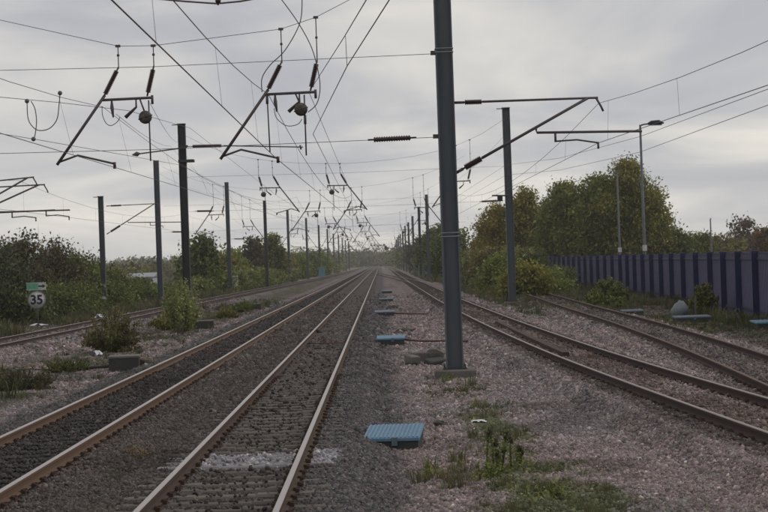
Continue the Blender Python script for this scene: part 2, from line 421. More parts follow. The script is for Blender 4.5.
bp = N(t, 'ShaderNodeBump'); bp.inputs['Strength'].default_value = 0.9; bp.inputs['Distance'].default_value = 0.05; bp.invert = True
L(vo.outputs['Distance'], bp.inputs['Height']); L(bp.outputs[0], b.inputs['Normal']); L(b.outputs[0], out.inputs[0])
me = raw_mesh('ground', gv, gq, gm, gcol(GX, GY).reshape(-1, 3), True)
tag(link('ground', me), kind='structure')

# ------------------------------------------------------------------ scattering (geometry nodes, for uncountable stuff only)
def scatter(name, pts, rot, scl, cols, protos, pick, label, cat):
    coll = bpy.data.collections.new(name + ' kinds')
    for i, p in enumerate(protos):
        o = bpy.data.objects.new('%s_kind_%02d' % (name, i), p); coll.objects.link(o)
    me = bpy.data.meshes.new(name); me.vertices.add(len(pts))
    me.vertices.foreach_set('co', np.ascontiguousarray(pts, dtype=np.float32).ravel())
    def at_(n, ty, arr, key):
        q = me.attributes.new(n, ty, 'POINT'); q.data.foreach_set(key, np.ascontiguousarray(arr).ravel())
    at_('rot', 'FLOAT_VECTOR', rot.astype(np.float32), 'vector'); at_('scl', 'FLOAT_VECTOR', scl.astype(np.float32), 'vector')
    c4 = np.ones((len(pts), 4), np.float32); c4[:, :3] = cols; at_('col', 'FLOAT_COLOR', c4, 'color')
    at_('pick', 'INT', pick.astype(np.int32), 'value')
    ng = bpy.data.node_groups.new(name, 'GeometryNodeTree')
    ng.interface.new_socket('Geometry', in_out='INPUT', socket_type='NodeSocketGeometry')
    ng.interface.new_socket('Geometry', in_out='OUTPUT', socket_type='NodeSocketGeometry')
    gi = ng.nodes.new('NodeGroupInput'); go = ng.nodes.new('NodeGroupOutput')
    ip = ng.nodes.new('GeometryNodeInstanceOnPoints'); ci = ng.nodes.new('GeometryNodeCollectionInfo')
    ci.inputs['Collection'].default_value = coll; ci.inputs['Separate Children'].default_value = True; ci.inputs['Reset Children'].default_value = True
    ip.inputs['Pick Instance'].default_value = True
    def na(nm, ty):
        q = ng.nodes.new('GeometryNodeInputNamedAttribute'); q.data_type = ty; q.inputs[0].default_value = nm; return q.outputs[0]
    ng.links.new(gi.outputs[0], ip.inputs['Points']); ng.links.new(ci.outputs[0], ip.inputs['Instance'])
    ng.links.new(na('pick', 'INT'), ip.inputs['Instance Index'])
    ng.links.new(na('rot', 'FLOAT_VECTOR'), ip.inputs['Rotation']); ng.links.new(na('scl', 'FLOAT_VECTOR'), ip.inputs['Scale'])
    ng.links.new(ip.outputs[0], go.inputs[0])
    o = link(name, me); md = o.modifiers.new('scatter', 'NODES'); md.node_group = ng
    return tag(o, label, cat, kind='stuff')

stonem = mat('ballast stone', None, 0.9, 0.25, 22, 0.3, 60, attr='col', inst=True, spec=0.2)
def stone_mesh(i):
    r = np.random.default_rng(100 + i)
    ph = (1 + 5 ** .5) / 2
    v = np.array([(-1, ph, 0), (1, ph, 0), (-1, -ph, 0), (1, -ph, 0), (0, -1, ph), (0, 1, ph), (0, -1, -ph), (0, 1, -ph), (ph, 0, -1), (ph, 0, 1), (-ph, 0, -1), (-ph, 0, 1)])
    v = v / np.linalg.norm(v[0]); v = v * (1 + (r.random((12, 1)) - 0.5) * 0.8) * (np.array((1.15, 0.9, 0.75)) * (0.85 + 0.3 * r.random(3)))
    f = np.array([(0, 11, 5), (0, 5, 1), (0, 1, 7), (0, 7, 10), (0, 10, 11), (1, 5, 9), (5, 11, 4), (11, 10, 2), (10, 7, 6), (7, 1, 8),
                  (3, 9, 4), (3, 4, 2), (3, 2, 6), (3, 6, 8), (3, 8, 9), (4, 9, 5), (2, 4, 11), (6, 2, 10), (8, 6, 7), (9, 8, 1)])
    return raw_mesh('stone_kind', v, f, stonem)
stones = [stone_mesh(i) for i in range(8)]

SLP = 0.66                        # sleeper spacing
def near_sleeper(x, y, P, phase, halfl=1.25, halfw=0.15):
    d = np.abs(x - px_(P, y)); k = (y - phase) / SLP; fr = np.abs(k - np.round(k)) * SLP
    return (d < halfl) & (fr < halfw)
SLEEP_TRACKS = [(P_NEAR, 16.0), (P_SECOND, 16.2), (P_RIGHT, 16.35), (P_SIDE, 16.1), (P_LEFT, 16.3)]
px_s, py_s, ps_s = [], [], []
for y0, y1, dens, r0 in ((17.5, 25, 1150, 0.0215), (25, 35, 760, 0.0255), (35, 50, 380, 0.032), (50, 70, 150, 0.044), (70, 105, 46, 0.055), (105, 170, 10, 0.07)):
    xm0, xm1 = -y1 * 0.205 - 2.2, y1 * 0.205 + 1.8
    n = int((y1 - y0) * (xm1 - xm0) * dens)
    X = rng.uniform(xm0, xm1, n); Y = rng.uniform(y0, y1, n)
    k = np.abs(X) < Y * 0.205 + 2.0
    X, Y = X[k], Y[k]
    px_s.append(X); py_s.append(Y); ps_s.append(np.full(len(X), r0))
X = np.concatenate(px_s); Y = np.concatenate(py_s); Rr = np.concatenate(ps_s)
keep = rng.random(len(X)) < 1 - 0.85 * sstep(95, 168, Y)
for i, (P, ph) in enumerate(SLEEP_TRACKS):
    on = near_sleeper(X, Y, P, ph)
    frac = (0.06, 0.30, 0.30, 0.5, 0.3)[i]
    keep &= ~(on & (rng.random(len(X)) > frac))
    d = np.abs(np.abs(X - px_(P, Y)) - 0.7525); ins = (Y < 190) if P is P_SIDE else True
    keep &= ~((d < 0.115) & ins)
grassy = (np.exp(-((X - 1.95) / 0.85) ** 2 - ((Y - 21.5) / 5.2) ** 2) + (fbm(X * 2.2 + 5, Y * 1.1) - 0.5)) > 0.5
keep &= ~(grassy & (rng.random(len(X)) > 0.35))
keep &= ~((X > 11) & (rng.random(len(X)) > 0.15))
X, Y, Rr = X[keep], Y[keep], Rr[keep]
Z = gz(X, Y)
onsl = np.zeros(len(X), bool)
for i, (P, ph) in enumerate(SLEEP_TRACKS): onsl |= near_sleeper(X, Y, P, ph)
Z = np.where(onsl, -0.165, Z) + Rr * rng.uniform(-0.35, 0.30, len(X))
C = gcol(X, Y) * rng.lognormal(0.03, 0.34, (len(X), 1))
C *= 1 + (rng.random((len(X), 3)) - 0.5) * 0.16
sc = Rr[:, None] * rng.lognormal(0, 0.28, (len(X), 1)) * np.ones((1, 3))
scatter('ballast_stones', np.stack([X, Y, Z], -1), rng.uniform(0, 6.283, (len(X), 3)), sc, np.clip(C, 0.015, 0.7), stones,
        rng.integers(0, 8, len(X)), 'loose crushed stone ballast lying between and beside the rails', 'ballast')
NST = len(X)

# ------------------------------------------------------------------ tracks
RAILP = [(-0.070, -0.159), (0.070, -0.159), (0.070, -0.147), (0.016, -0.128), (0.010, -0.118), (0.010, -0.058), (0.034, -0.046),
         (0.0355, -0.010), (0.028, -0.001), (-0.028, -0.001), (-0.0355, -0.010), (-0.034, -0.046), (-0.010, -0.058), (-0.010, -0.118), (-0.016, -0.128), (-0.070, -0.147)]
def rail(parent, P, side, y0, y1, ms, mt, dz=0.0, step=3.0, name='rail'):
    yy = [y0]
    while yy[-1] < y1: yy.append(min(y1, yy[-1] + max(step, yy[-1] * 0.02)))
    yy = np.array(yy); xc = px_(P, yy) + side * 0.7525
    n = len(RAILP); vs = []; fs = []; mi = []
    for x_, y_ in zip(xc, yy):
        for (a_, b_) in RAILP: vs.append((x_ + a_, y_, b_ + dz))
    for i in range(len(yy) - 1):
        for k in range(n):
            fs.append((i * n + k, i * n + (k + 1) % n, (i + 1) * n + (k + 1) % n, (i + 1) * n + k)); mi.append(1 if k == 8 or k == 7 or k == 9 else 0)
    fs.append(tuple(range(n - 1, -1, -1))); mi.append(0); fs.append(tuple((len(yy) - 1) * n + k for k in range(n))); mi.append(0)
    m = MB(); m.add(vs, fs); m.mi = mi
    o = m.build(name, [ms, mt], parent)
    return o
def sleeper_mesh(m_, kind):
    mb = MB()
    if kind == 'c':
        for s in (-1, 1):
            mb.box((s * 0.80, 0, -0.255), (0.90, 0.27, 0.18), bev=0.03)
        mb.box((0, 0, -0.262), (0.72, 0.25, 0.17), bev=0.02)
    else:
        mb.box((0, 0, -0.245), (2.55, 0.26, 0.16), bev=0.012)
    me = bpy.data.meshes.new('sleeper'); me.from_pydata(mb.v, [], mb.f); me.materials.append(m_); return me
def clip_mesh():
    mb = MB(); mb.box((0, 0, -0.1655), (0.25, 0.165, 0.012))
    for s in (-1, 1):
        mb.box((s * 0.095, 0, -0.150), (0.065, 0.17, 0.045))
        mb.tube([(s * 0.13, -0.07, -0.13), (s * 0.075, -0.05, -0.118), (s * 0.06, 0.03, -0.125), (s * 0.12, 0.07, -0.118)], 0.014, 5)
    me = bpy.data.meshes.new('rail_fastening'); me.from_pydata(mb.v, [], mb.f); me.materials.append(clipm); return me
CLIP = clip_mesh()
def track(P, phase, y0, y1, sy0, sy1, clip_to, smat, kind, ms, mt, label, run_to):
    x0 = float(px_(P, y0)); e = thing('railway_track', (x0, y0, 0), label, 'railway track')
    for s in (-1, 1): rail(e, P, s, y0, y1, ms, mt)
    sm = sleeper_mesh(smat, kind); smw = sleeper_mesh(sleeper_w, kind)
    k = math.ceil((sy0 - phase) / SLP)
    while phase + k * SLP < sy1:
        yy = phase + k * SLP; k += 1
        ang = math.atan2(float(px_(P, yy + 1) - px_(P, yy - 1)), 2.0)
        o = link('sleeper', smw if (P is P_NEAR and 25.7 < yy < 27.7) else sm); o.parent = e
        if P is P_NEAR and 25.7 < yy < 27.7: o['label'] = 'sleeper dusted white by the pale stripe'
        o.location = (float(px_(P, yy)) - x0 + rnd.uniform(-.015, .015), yy - y0 + rnd.uniform(-.015, .015), rnd.uniform(-0.012, 0.004))
        o.rotation_euler.z = -ang + rnd.uniform(-.008, .008)
        if yy < clip_to:
            for s in (-1, 1):
                c = link('rail_fastening', CLIP); c.parent = o; c.location = (s * 0.7525, 0, 0)
    if run_to > sy1:
        mb = MB()
        while phase + k * SLP < run_to:
            yy = phase + k * SLP; k += 1
            mb.box((float(px_(P, yy)), yy, -0.24 + rnd.uniform(-.012, .004)), (2.5, 0.26, 0.15))
        tag(mb.build('far_sleepers', smat, e), kind='stuff')
    return e
T1 = track(P_NEAR, 16.0, 4, 1350, 16.5, 78, 46, sleeper_c, 'c', railside_n, railtop, 'nearest of the railway tracks, with the white dusty stripe across it', 700)
T2 = track(P_SECOND, 16.2, 4, 1350, 21, 78, 50, sleeper_d, 'c', railside, railtop, 'railway track with sooty black bed left of the nearest track', 700)
T3 = track(P_RIGHT, 16.35, 4, 950, 19, 78, 60, sleeper_t, 't', rail_rust_s, rail_rust_t, 'railway track just right of the big mast, running under the cantilever', 520)
T4 = track(P_SIDE, 16.1, 24, 185, 28, 78, 40, sleeper_t, 't', rail_rust_s, rail_old_t, 'rusty curving siding track in front of the blue fence', 130)
T5 = track(P_LEFT, 16.3, 30, 980, 60, 120, 0, sleeper_t, 't', rail_rust_s, rail_rust_t, 'far left railway track in front of the bushes and speed sign', 520)
e = thing('crossover_track', (4.1, 226, 0), 'crossover rails slanting from the right track to the nearest track far ahead', 'railway track')
for s in (-1, 1): rail(e, P_CROSS, s, 226, 488, rail_rust_s, rail_rust_t, dz=-0.005)
# length of old rail and timber left lying in the right-hand track
mb = MB()
p0, p1 = at(527, 331, 80.0), at(627, 366, 51.5); p0.z = p1.z = -0.085
yy = np.linspace(50.5, 78, 12); pts = [(float(px_(P_RIGHT, q)) - 0.28 + 0.012 * (q - 50), q) for q in yy]
for (xa, ya), (xb, yb) in zip(pts[:-1], pts[1:]):
    mb.add([(xa - .09, ya, -.17), (xa + .09, ya, -.17), (xa + .09, ya, -.03), (xa - .09, ya, -.03), (xb - .09, yb, -.17), (xb + .09, yb, -.17), (xb + .09, yb, -.03), (xb - .09, yb, -.03)],
           [(0, 1, 5, 4), (1, 2, 6, 5), (2, 3, 7, 6), (3, 0, 4, 7), (3, 2, 1, 0), (4, 5, 6, 7)])
tag(mb.build('spare_rail', rail_rust_s), 'long dark length of old rail lying between the rails right of the big mast', 'rail')

# ------------------------------------------------------------------ masts
def hprof(w, d, tf, tw):
    # flanges at +-x, web across (seen from along the track: web face between two flange edges)
    x, y = w / 2, d / 2
    return [(-x, -y), (-x + tf, -y), (-x + tf, -tw / 2), (x - tf, -tw / 2), (x - tf, -y), (x, -y), (x, y), (x - tf, y), (x - tf, tw / 2), (-x + tf, tw / 2), (-x + tf, y), (-x, y)]
def mast(X, Y, top, label, w=0.40, m=None, group=None, base=True, bands=(), plate=None, cap=False, lean=0.0):
    m = m or steel
    z0 = float(gz(np.array([X]), np.array([Y]))[0]) - 0.12
    e = thing('mast', (X, Y, z0), label, 'mast', group)
    mb = MB(); mb.prism(hprof(w, w * 0.9, 0.035 if w > .35 else 0.03, 0.02), z0 + 0.25, top, (X, Y, 0))
    if lean:
        mb.v = [(vx + (vz - z0) * lean, vy, vz) for vx, vy, vz in mb.v]
    mb.build('column', m, e)
    if base:
        mb = MB(); mb.box((X, Y, z0 + 0.165), (1.0, 0.95, 0.33), bev=0.03); mb.build('foundation_block', concrete, e)
        mb = MB(); mb.box((X, Y, z0 + 0.35), (w + .16, w + .1, 0.035))
        for sx_ in (-1, 1):
            for sy_ in (-1, 1): mb.tube([(X + sx_ * (w / 2 + .04), Y + sy_ * (w / 2), z0 + .36), (X + sx_ * (w / 2 + .04), Y + sy_ * (w / 2), z0 + .46)], 0.018, 6)
        mb.build('base_plate', steel_dk, e)
    for zb in bands:
        mb = MB()
        for k in (0, 0.09):
            mb.tube([(X - w / 2 - .012, Y - w * .45 - .012, zb + k), (X + w / 2 + .012, Y - w * .45 - .012, zb + k), (X + w / 2 + .012, Y + w * .45 + .012, zb + k), (X - w / 2 - .012, Y + w * .45 + .012, zb + k), (X - w / 2 - .012, Y - w * .45 - .012, zb + k)], 0.010, 5)
        mb.build('cable_band', grey_p, e)
    if plate:
        mb = MB(); zp, rp_, sh = plate
        if sh == 'disc': mb.tube([(X, Y - w * .45 - .02, zp), (X, Y - w * .45 - .035, zp)], rp_, 16)
        else: mb.box((X, Y - w * .45 - .02, zp), (rp_ * 2, 0.02, rp_ * 1.2))
        mb.build('number_plate', white_p, e)
    if cap:
        mb = MB(); mb.box((X, Y, top + 0.02), (w + .05, w + .02, 0.04)); mb.box((X - w / 2 - .18, Y, top - .02), (0.36, .08, .05)); mb.build('top_bracket', m, e)
    return e

def insulator(name, a, b, parent, r=0.055, sheds=9, n=8):
    sheds = int(sheds * 1.7); r *= 0.92
    a, b = Vector(a), Vector(b); d = b - a
    pts = [a]; rad = [0.022]
    t0, t1 = 0.12, 0.88
    pts.append(a + d * t0); rad.append(0.022)
    for k in range(sheds):
        f = t0 + (t1 - t0) * k / sheds; g_ = (t1 - t0) / sheds
        for q, rr_ in ((0.02, r * .70), (0.25, r * .74), (0.45, r), (0.6, r), (0.95, r * .70)):
            pts.append(a + d * (f + g_ * q)); rad.append(rr_)
    pts += [a + d * t1, b]; rad += [0.022, 0.022]
    mb = MB(); mb.tube(pts, rad, n); return mb.build(name, insul, parent)

def wire_part(name, pts, r, parent, m, n=5):
    mb = MB(); mb.tube(pts, r, n); return mb.build(name, m, parent)

def headspan(Y, XL, XR, zL, zR, sups, label, zu=7.7, zl=5.6, sag=8.05, detail=2, ins_low=True, group=None, prof=None):
    """upper sagging span wire, two level cross wires, one hanging support for each track.  sups: (x of hanger, dir, ball)"""
    e = thing('headspan', ((XL + XR) / 2, Y, zu), label, 'headspan', group)
    hx = sorted([s[0] for s in sups] + [s[0] + 0.87 * -s[1] * 1 for s in sups])
    xm = (XL + XR) / 2
    def upz(x):
        if prof: return float(np.interp(x, [q[0] for q in prof], [q[1] for q in prof]))
        t_ = (x - xm) / (XR - xm) if x > xm else (x - xm) / (XL - xm)
        return sag + ((zR if x > xm else zL) - sag) * (0.10 * t_ + 0.35 * t_ * t_ + 0.55 * t_ ** 4)
    pts = [(XL, Y, zL)] + [(x, Y, upz(x)) for x in ([q[0] for q in prof[1:-1]] if prof else np.linspace(XL, XR, 15)[1:-1])] + [(XR, Y, zR)]
    rw = 0.0075 if detail == 2 else 0.0065
    wire_part('span_wire', pts, rw, e, wire_g)
    wire_part('cross_wire', [(XL, Y, zu), ((XL + XR) / 2, Y, zu - 0.08), (XR, Y, zu)], rw, e, wire_g)
    wire_part('cross_wire', [(XL, Y, zl), ((XL + XR) / 2, Y, zl - 0.06), (XR, Y, zl)], rw, e, wire_g)
    if ins_low:
        insulator('insulator', (XR - 0.55, Y, zl + .01), (XR - 1.75, Y, zl - .01), e, 0.075)
        insulator('insulator', (XL + 0.55, Y, zl + .01), (XL + 1.75, Y, zl - .01), e, 0.075)
    for (x, d, ball) in sups:
        # d = -1: the long pole slopes down to the left
        wire_part('hanger_link', [(x, Y, upz(x)), (x, Y, zu - 0.1)], 0.014, e, tubes)
        x2 = x - 0.87 * d
        wire_part('hanger_link', [(x2, Y, upz(x2)), (x2, Y, zu - 0.1)], 0.014, e, tubes)
        if detail:
            for xx in (x, x2):
                mb = MB(); mb.box((xx, Y, upz(xx)), (0.12, 0.06, 0.06)); mb.box((xx, Y, (upz(xx) + zu) / 2), (0.06, 0.06, 0.05)); mb.build('clamp', tubes, e)
        insulator('insulator', (x, Y, zu - .06), (x + d * .40, Y, zu - .80), e, 0.075, 10)
        insulator('insulator', (x2, Y, zu - .06), (x2 + d * .19, Y, zu - .80), e, 0.075, 10)
        wire_part('support_pole', [(x + d * .36, Y, zu - .74), (x + d * 1.60, Y, zu - 2.42)], 0.038, e, tubes, 8)
        wire_part('support_bar', [(x + d * .42, Y, zu - .86), (x - d * .82, Y, zu - .84)], 0.034, e, tubes, 8)
        wire_part('registration_arm', [(x + d * 1.57, Y, zu - 2.36), (x + d * 1.08, Y, zu - 2.20), (x + d * .18, Y, zu - 2.44)], 0.026, e, tubes, 6)
        wire_part('wire_clip', [(x + d * .18, Y, zu - 2.40), (x + d * .18, Y, zu - 2.56)], 0.04, e, insul, 6)
        if detail:
            wire_part('wire_clip', [(x + d * .20, Y, zu - .86), (x + d * .20, Y, zu - 1.05), (x + d * .16, Y - .1, zu - 1.3)], [0.02, 0.05, 0.02], e, tubes)
            wire_part('wire_clip', [(x - d * .40, Y, zu - .86), (x - d * .40, Y, zu - 1.06), (x - d * .12, Y + .05, zu - 1.3)], [0.02, 0.03, 0.05], e, tubes)
            wire_part('end_fitting', [(x - d * .80, Y, zu - .78), (x - d * .80, Y, zu - 1.0)], 0.035, e, tubes)
        if ball:
            bx_, bz_ = x - d * (ball[0]), zu - ball[1]
            wire_part('ball_rod', [(bx_ + .09 * 1, Y, zu - .9), (bx_ + .09, Y, zu - 2.4)], 0.020, e, tubes)
            mb = MB(); mb.sphere((bx_, Y - .03, bz_), 0.165, 18, 12, 0); 
            mb.tube([(bx_ - .17, Y - .03, bz_), (bx_ - .1699, Y - .03, bz_)], 0.001, 4)
            bo = mb.build('weight_ball', ballm, e)
            mb = MB()
            ring = [(bx_ + .168 * math.cos(q), Y - .03 + .168 * math.sin(q), bz_ + .05 * math.cos(q)) for q in np.linspace(0, 2 * math.pi, 25)]
            mb.tube(ring, 0.012, 5); mb.build('seam', tubes, bo)
            wire_part('ball_strap', [(bx_ - .12, Y, zu - .88), (bx_ - .02, Y, bz_ + .14)], 0.022, e, tubes)
    return e

# masts, nearest first (positions along the line in metres)
M1X, M1Y = 1.73, 46.6
mast(M1X, M1Y, 11.9, 'big nearest grey mast standing on a concrete block right of the nearest track', 0.42, steel, bands=(3.12, 7.66), cap=True, plate=None)
mast(-12.6, 46.6, 11.9, 'tall mast out of view on the left holding the nearest headspan', 0.42)
mast(-9.2, 22, 9.5, 'mast beside the camera on the left, out of view', 0.40)
mast(9.4, 22, 9.5, 'mast beside the camera on the right, out of view', 0.40)
mast(8.12, 118, 11.88, 'tall blue grey mast right of the tracks, in front of the yellow green trees', 0.46, steel, cap=True)
mast(-12.05, 117, 11.5, 'dark mast with a collar bracket behind the pale green bush', 0.46, steel_dk, cap=True)
mast(-17.8, 152, 11.35, 'blue grey mast just left of the dark mast behind the pale green bush', 0.42, steel)
mast(-20.0, 136, 7.95, 'short mast with white plates and its own cantilever, by the left bushes', 0.36, steel, plate=(0.62, 0.17, 'disc'), cap=True)
mast(6.05, 165, 11.8, 'mast mostly hidden behind the big nearest mast', 0.42)
HS = [205, 262, 320, 378, 436, 494, 552, 610, 668, 726, 784]
ords = ['first', 'second', 'third', 'fourth', 'fifth', 'sixth', 'seventh', 'eighth', 'ninth', 'tenth', 'eleventh']
lx = np.interp(HS, [150, 209, 270, 330, 368, 414, 480, 900], [-17.5, -16.4, -15.6, -15.4, -14.8, -14.4, -13.8, -13])
rx = np.interp(HS, [160, 201, 258, 318, 900], [7.0, 6.7, 6.6, 6.6, 6.5])
for i, Y_ in enumerate(HS):
    mast(float(lx[i]), Y_ + rnd.uniform(-3, 3), 11.6 + rnd.uniform(-.3, .3), '%s mast of the receding left row, counted towards the distance' % ords[i], 0.42, (steel, steel_dk)[i % 3 == 1], 'receding masts left of the tracks', base=False)
    mast(float(rx[i]), Y_ + rnd.uniform(-3, 3) - 3, 11.6 + rnd.uniform(-.3, .3), '%s mast of the receding right row, counted towards the distance' % ords[i], 0.42, (steel_dk, steel)[i % 2], 'receding masts right of the tracks', base=False)
# headspan 1
h1 = headspan(M1Y, -12.6, M1X - .2, 10.7, 10.6, [(-6.30, -1, (0.62, 1.32)), (-2.27, -1, (0.43, 1.26))],
              'nearest headspan wires with slanted poles and dark balls, left of the big mast', zu=7.64, zl=5.58, sag=8.03,
              prof=[(-12.6, 10.5), (-9.2, 8.85), (-6.3, 8.10), (-5.43, 8.08), (-2.27, 8.38), (-1.4, 8.64), (-.54, 9.05), (M1X, 10.4)])
mb = MB(); mb.box((M1X - .26, M1Y, 7.66), (.14, .10, .10)); mb.box((M1X - .26, M1Y, 5.6), (.16, .10, .10)); mb.build('mast_clamp', tubes, h1)
# curved jumper cables over the near support
def curve_pts(ctrl, Y, n=24, yo=0):
    c = [at(a_, b_, Y) for a_, b_ in ctrl]
    out_ = []
    for i in range(len(c) - 1):
        p_0 = c[max(i - 1, 0)]; p_1 = c[i]; p_2 = c[i + 1]; p_3 = c[min(i + 2, len(c) - 1)]
        for k in range(6):
            u_ = k / 6
            out_.append(0.5 * ((2 * p_1) + (p_2 - p_0) * u_ + (2 * p_0 - 5 * p_1 + 4 * p_2 - p_3) * u_ ** 2 + (3 * p_1 - p_0 - 3 * p_2 + p_3) * u_ ** 3))
    out_.append(c[-1]); return out_
def cable(ctrl, Y, label, r=0.013, m=wire, ends=()):
    o = MB(); o.tube(curve_pts(ctrl, Y), r, 5)
    for (a_, b_) in ends: o.sphere(at(a_, b_, Y), 0.05, 8, 6, 0)
    return tag(o.build('jumper_cable', m), label, 'cable')
cable([(301, -12), (302, 5), (299, 25), (285, 50), (270, 65), (262, 78), (262, 92)], M1Y - .3, 'curved jumper cable sweeping down to the left insulator of the near support')
cable([(272, -12), (285, 4), (299, 24), (310, 44), (316, 62), (320, 85), (317, 103), (308, 112)], M1Y - .3, 'curved jumper cable looping round the right insulator to the dark ball')
cable([(274, 108), (276, 117), (283, 124), (290, 126), (298, 124), (302, 119)], M1Y - .2, 'small hanging jumper loop left of the dark ball over the nearest track', 0.010)
cable([(27, 100), (28, 118), (33, 127), (40, 130.5), (50, 128), (57, 119), (59, 105), (60, 94)], 40, 'wide hanging jumper loop at the upper left', 0.011, wire_g, [(27, 101), (60, 93)])
cable([(31, 101), (35, 109), (36.5, 122), (35, 135), (33.5, 139)], 40, 'narrow hanging jumper inside the wide loop at the upper left', 0.011, wire_g, [(33.5, 139)])
cable([(102, 106), (102.5, 115), (106, 123), (111, 125.5), (117, 122), (120, 117)], M1Y - .2, 'small hanging jumper loop beside the upper left support', 0.010, wire_g)
for k, ((xa, ya), (xb, yb)) in enumerate((((267, 95), (270, 152)), ((305, 115), (306, 150)))):
    o = MB(); o.tube([at(xa, ya, M1Y), at(xb, yb, M1Y)], 0.018, 5); o.tube([at(xa, ya, M1Y), at(xa + .2, ya + 9, M1Y)], 0.035, 6)
    tag(o.build('dropper_rod', tubes), ['upright rod joining bar and contact wire left of the near ball', 'upright rod hanging straight down below the near ball'][k], 'rod')
# cross wire of the span over the camera
e = thing('headspan', (-1.8, 22, 5.6), 'cross wire with one dark clamp at the very top of the picture', 'headspan')
wire_part('cross_wire', [(-9.1, 22, 6.15), at(150, -2, 22), at(185, 1.2, 22), at(217, 3.4, 22), at(240, 1.2, 22), at(258, -2, 22), (9.3, 22, 6.5)], 0.011, e, wire)
mb = MB(); mb.sphere(at(218, 0.5, 22), 0.034, 10, 8); mb.tube([at(218, 0, 22), at(218, 5, 22)], 0.012, 6); mb.build('clamp', insul, e)

# headspan 2 at the pair of masts at 118 m, then all the others
headspan(117.5, -12.0, 8.0, 10.9, 11.2, [(-6.55, 1, (0.60, 1.25)), (-2.35, 1, (0.55, 1.25)), (4.9, -1, None)], 'second headspan, slung between the dark left mast and the tall right mast', zu=8.25, zl=6.1, sag=8.75)
e = thing('strut', at(186, 147, 117), 'level rod with long insulator reaching right from the dark mast', 'strut')
insulator('insulator', at(188, 146.5, 117), at(226, 145.5, 117), e, 0.13, 11)
wire_part('strut_tube', [at(224, 145.6, 117), at(303, 147, 117)], 0.04, e, tubes); wire_part('end_fitting', [at(300, 145, 117), at(301, 149.5, 117)], .06, e, tubes)
e = thing('strut', at(180, 148, 116.8), 'short rod with arrow shaped end reaching left from the dark mast', 'strut')
wire_part('strut_tube', [at(187, 147.3, 116.8), at(134, 154.5, 116.8)], 0.045, e, tubes)
wire_part('end_fitting', [at(140, 153.3, 116.8), at(137, 154, 116.8), at(132, 155, 116.8)], [.04, .16, .02], e, tubes, 8)
e = thing('collar_bracket', at(186, 160, 117), 'collar clamped round the dark mast below its top', 'bracket')
mb = MB(); c_ = at(186.5, 161, 117)
mb.box((c_.x, c_.y, c_.z), (.95, .75, .16)); mb.box((c_.x - .40, c_.y - .3, c_.z + .45), (.10, .10, .85)); mb.box((c_.x - .15, c_.y - .33, c_.z + .9), (.6, .10, .12)); mb.build('collar', steel_dk, e)
sx_sets = [(155, -17.7, 7.1)] + [(Y_, float(lx[i]), float(rx[i])) for i, Y_ in enumerate(HS)]
for i, (Y_, a_, b_) in enumerate(sx_sets[:9]):
    d_ = -1 if i % 2 == 0 else 1
    lc = float(px_(P_LEFT, Y_))
    sup = [(lc - .5 * d_, d_, None), (-5.36 - .6 * d_ * -1 * .5, d_, (0.5, 1.2) if i < 4 else None), (-1.94 + .3 * d_, d_, (0.5, 1.2) if i % 2 else None), (4.1 + .4 * d_, -d_, (.5, 1.2) if i in (1, 2, 4) else None)]
    headspan(Y_, a_, b_, 11.0, 11.0, sup, '%s headspan of the receding row beyond the pair of tall masts' % ords[i], zu=7.75, zl=5.6, sag=8.6, detail=1 if i < 4 else 0, group='receding headspans')

# cantilever on the big mast
def cantilever(pivot_top, tip_top, pivot_low, reg_a, reg_b, drop, Y, label, r=0.036, ins=0.55, Yd=0.0):
    e = thing('cantilever', pivot_low, label, 'cantilever')
    pt, tt, pl, ra, rb = [Vector(q) for q in (pivot_top, tip_top, pivot_low, reg_a, reg_b)]
    d = (tt - pt).normalized(); insulator('insulator', pt + d * .15, pt + d * (.15 + ins), e, .075, 9)
    wire_part('top_tie', [pt + d * (.1 + ins), tt], r * .8, e, tubes, 8)
    wire_part('pivot', [pt - d * .05, pt + d * .2], .035, e, tubes)
    q = tt - d * .25; d2 = (q - pl).normalized()
    insulator('insulator', pl + d2 * .2, pl + d2 * (.25 + ins), e, .095, 9)
    wire_part('diagonal_tube', [pl + d2 * (.2 + ins), q], r, e, tubes, 8)
    wire_part('pivot', [pl - d2 * .02, pl + d2 * .22], .04, e, tubes)
    wire_part('registration_tube', [ra + Vector((-.02, 0, .10)), ra, rb], r * .9, e, tubes, 8)
    wire_part('end_fitting', [tt + d * -.05, tt + d * .05 + Vector((.02, 0, -.22)), tt + Vector((.12, 0, -.34))], .028, e, tubes)
    dd = (rb - ra).normalized(); s0 = ra + dd * drop[0]
    wire_part('drop_bracket', [s0, s0 + Vector((0, 0, -.24))], .03, e, tubes)
    wire_part('steady_arm', [s0 + Vector((0, 0, -.22)), s0 + dd * .5 * drop[1] + Vector((0, 0, -.19)), s0 + dd * drop[1] + Vector((0, 0, -.27))], .022, e, tubes)
    wire_part('wire_clip', [s0 + dd * drop[1] + Vector((0, 0, -.25)), s0 + dd * drop[1] + Vector((0, 0, -.42))], .028, e, tubes)
    return e
Y_ = M1Y
cantilever(at(456, 102.5, Y_), at(598, 97.5, Y_), at(455.5, 173, Y_), at(537, 132.5, Y_), at(642, 131, Y_), (.45, 1.05), Y_, 'steel tube cantilever reaching right from the big nearest mast')
Y_ = 136
cantilever(at(107, 206, Y_), at(158, 203.5, Y_), at(107, 234, Y_), at(128, 222.5, Y_), at(184, 222, Y_), (1.6, .9), Y_, 'small cantilever on the short mast by the left bushes', ins=1.0)
Y_ = 79
mast(-18.6, 79.4, 8.2, 'mast out of view on the left carrying the two left edge cantilevers', 0.36)
cantilever(at(-74, 191, Y_), at(45, 184.5, Y_), at(-74, 236, Y_), at(-40, 213, Y_), at(70, 210, Y_), (3.6, .95), Y_, 'lower of the two cantilevers entering at the left edge')
Y_ = 76
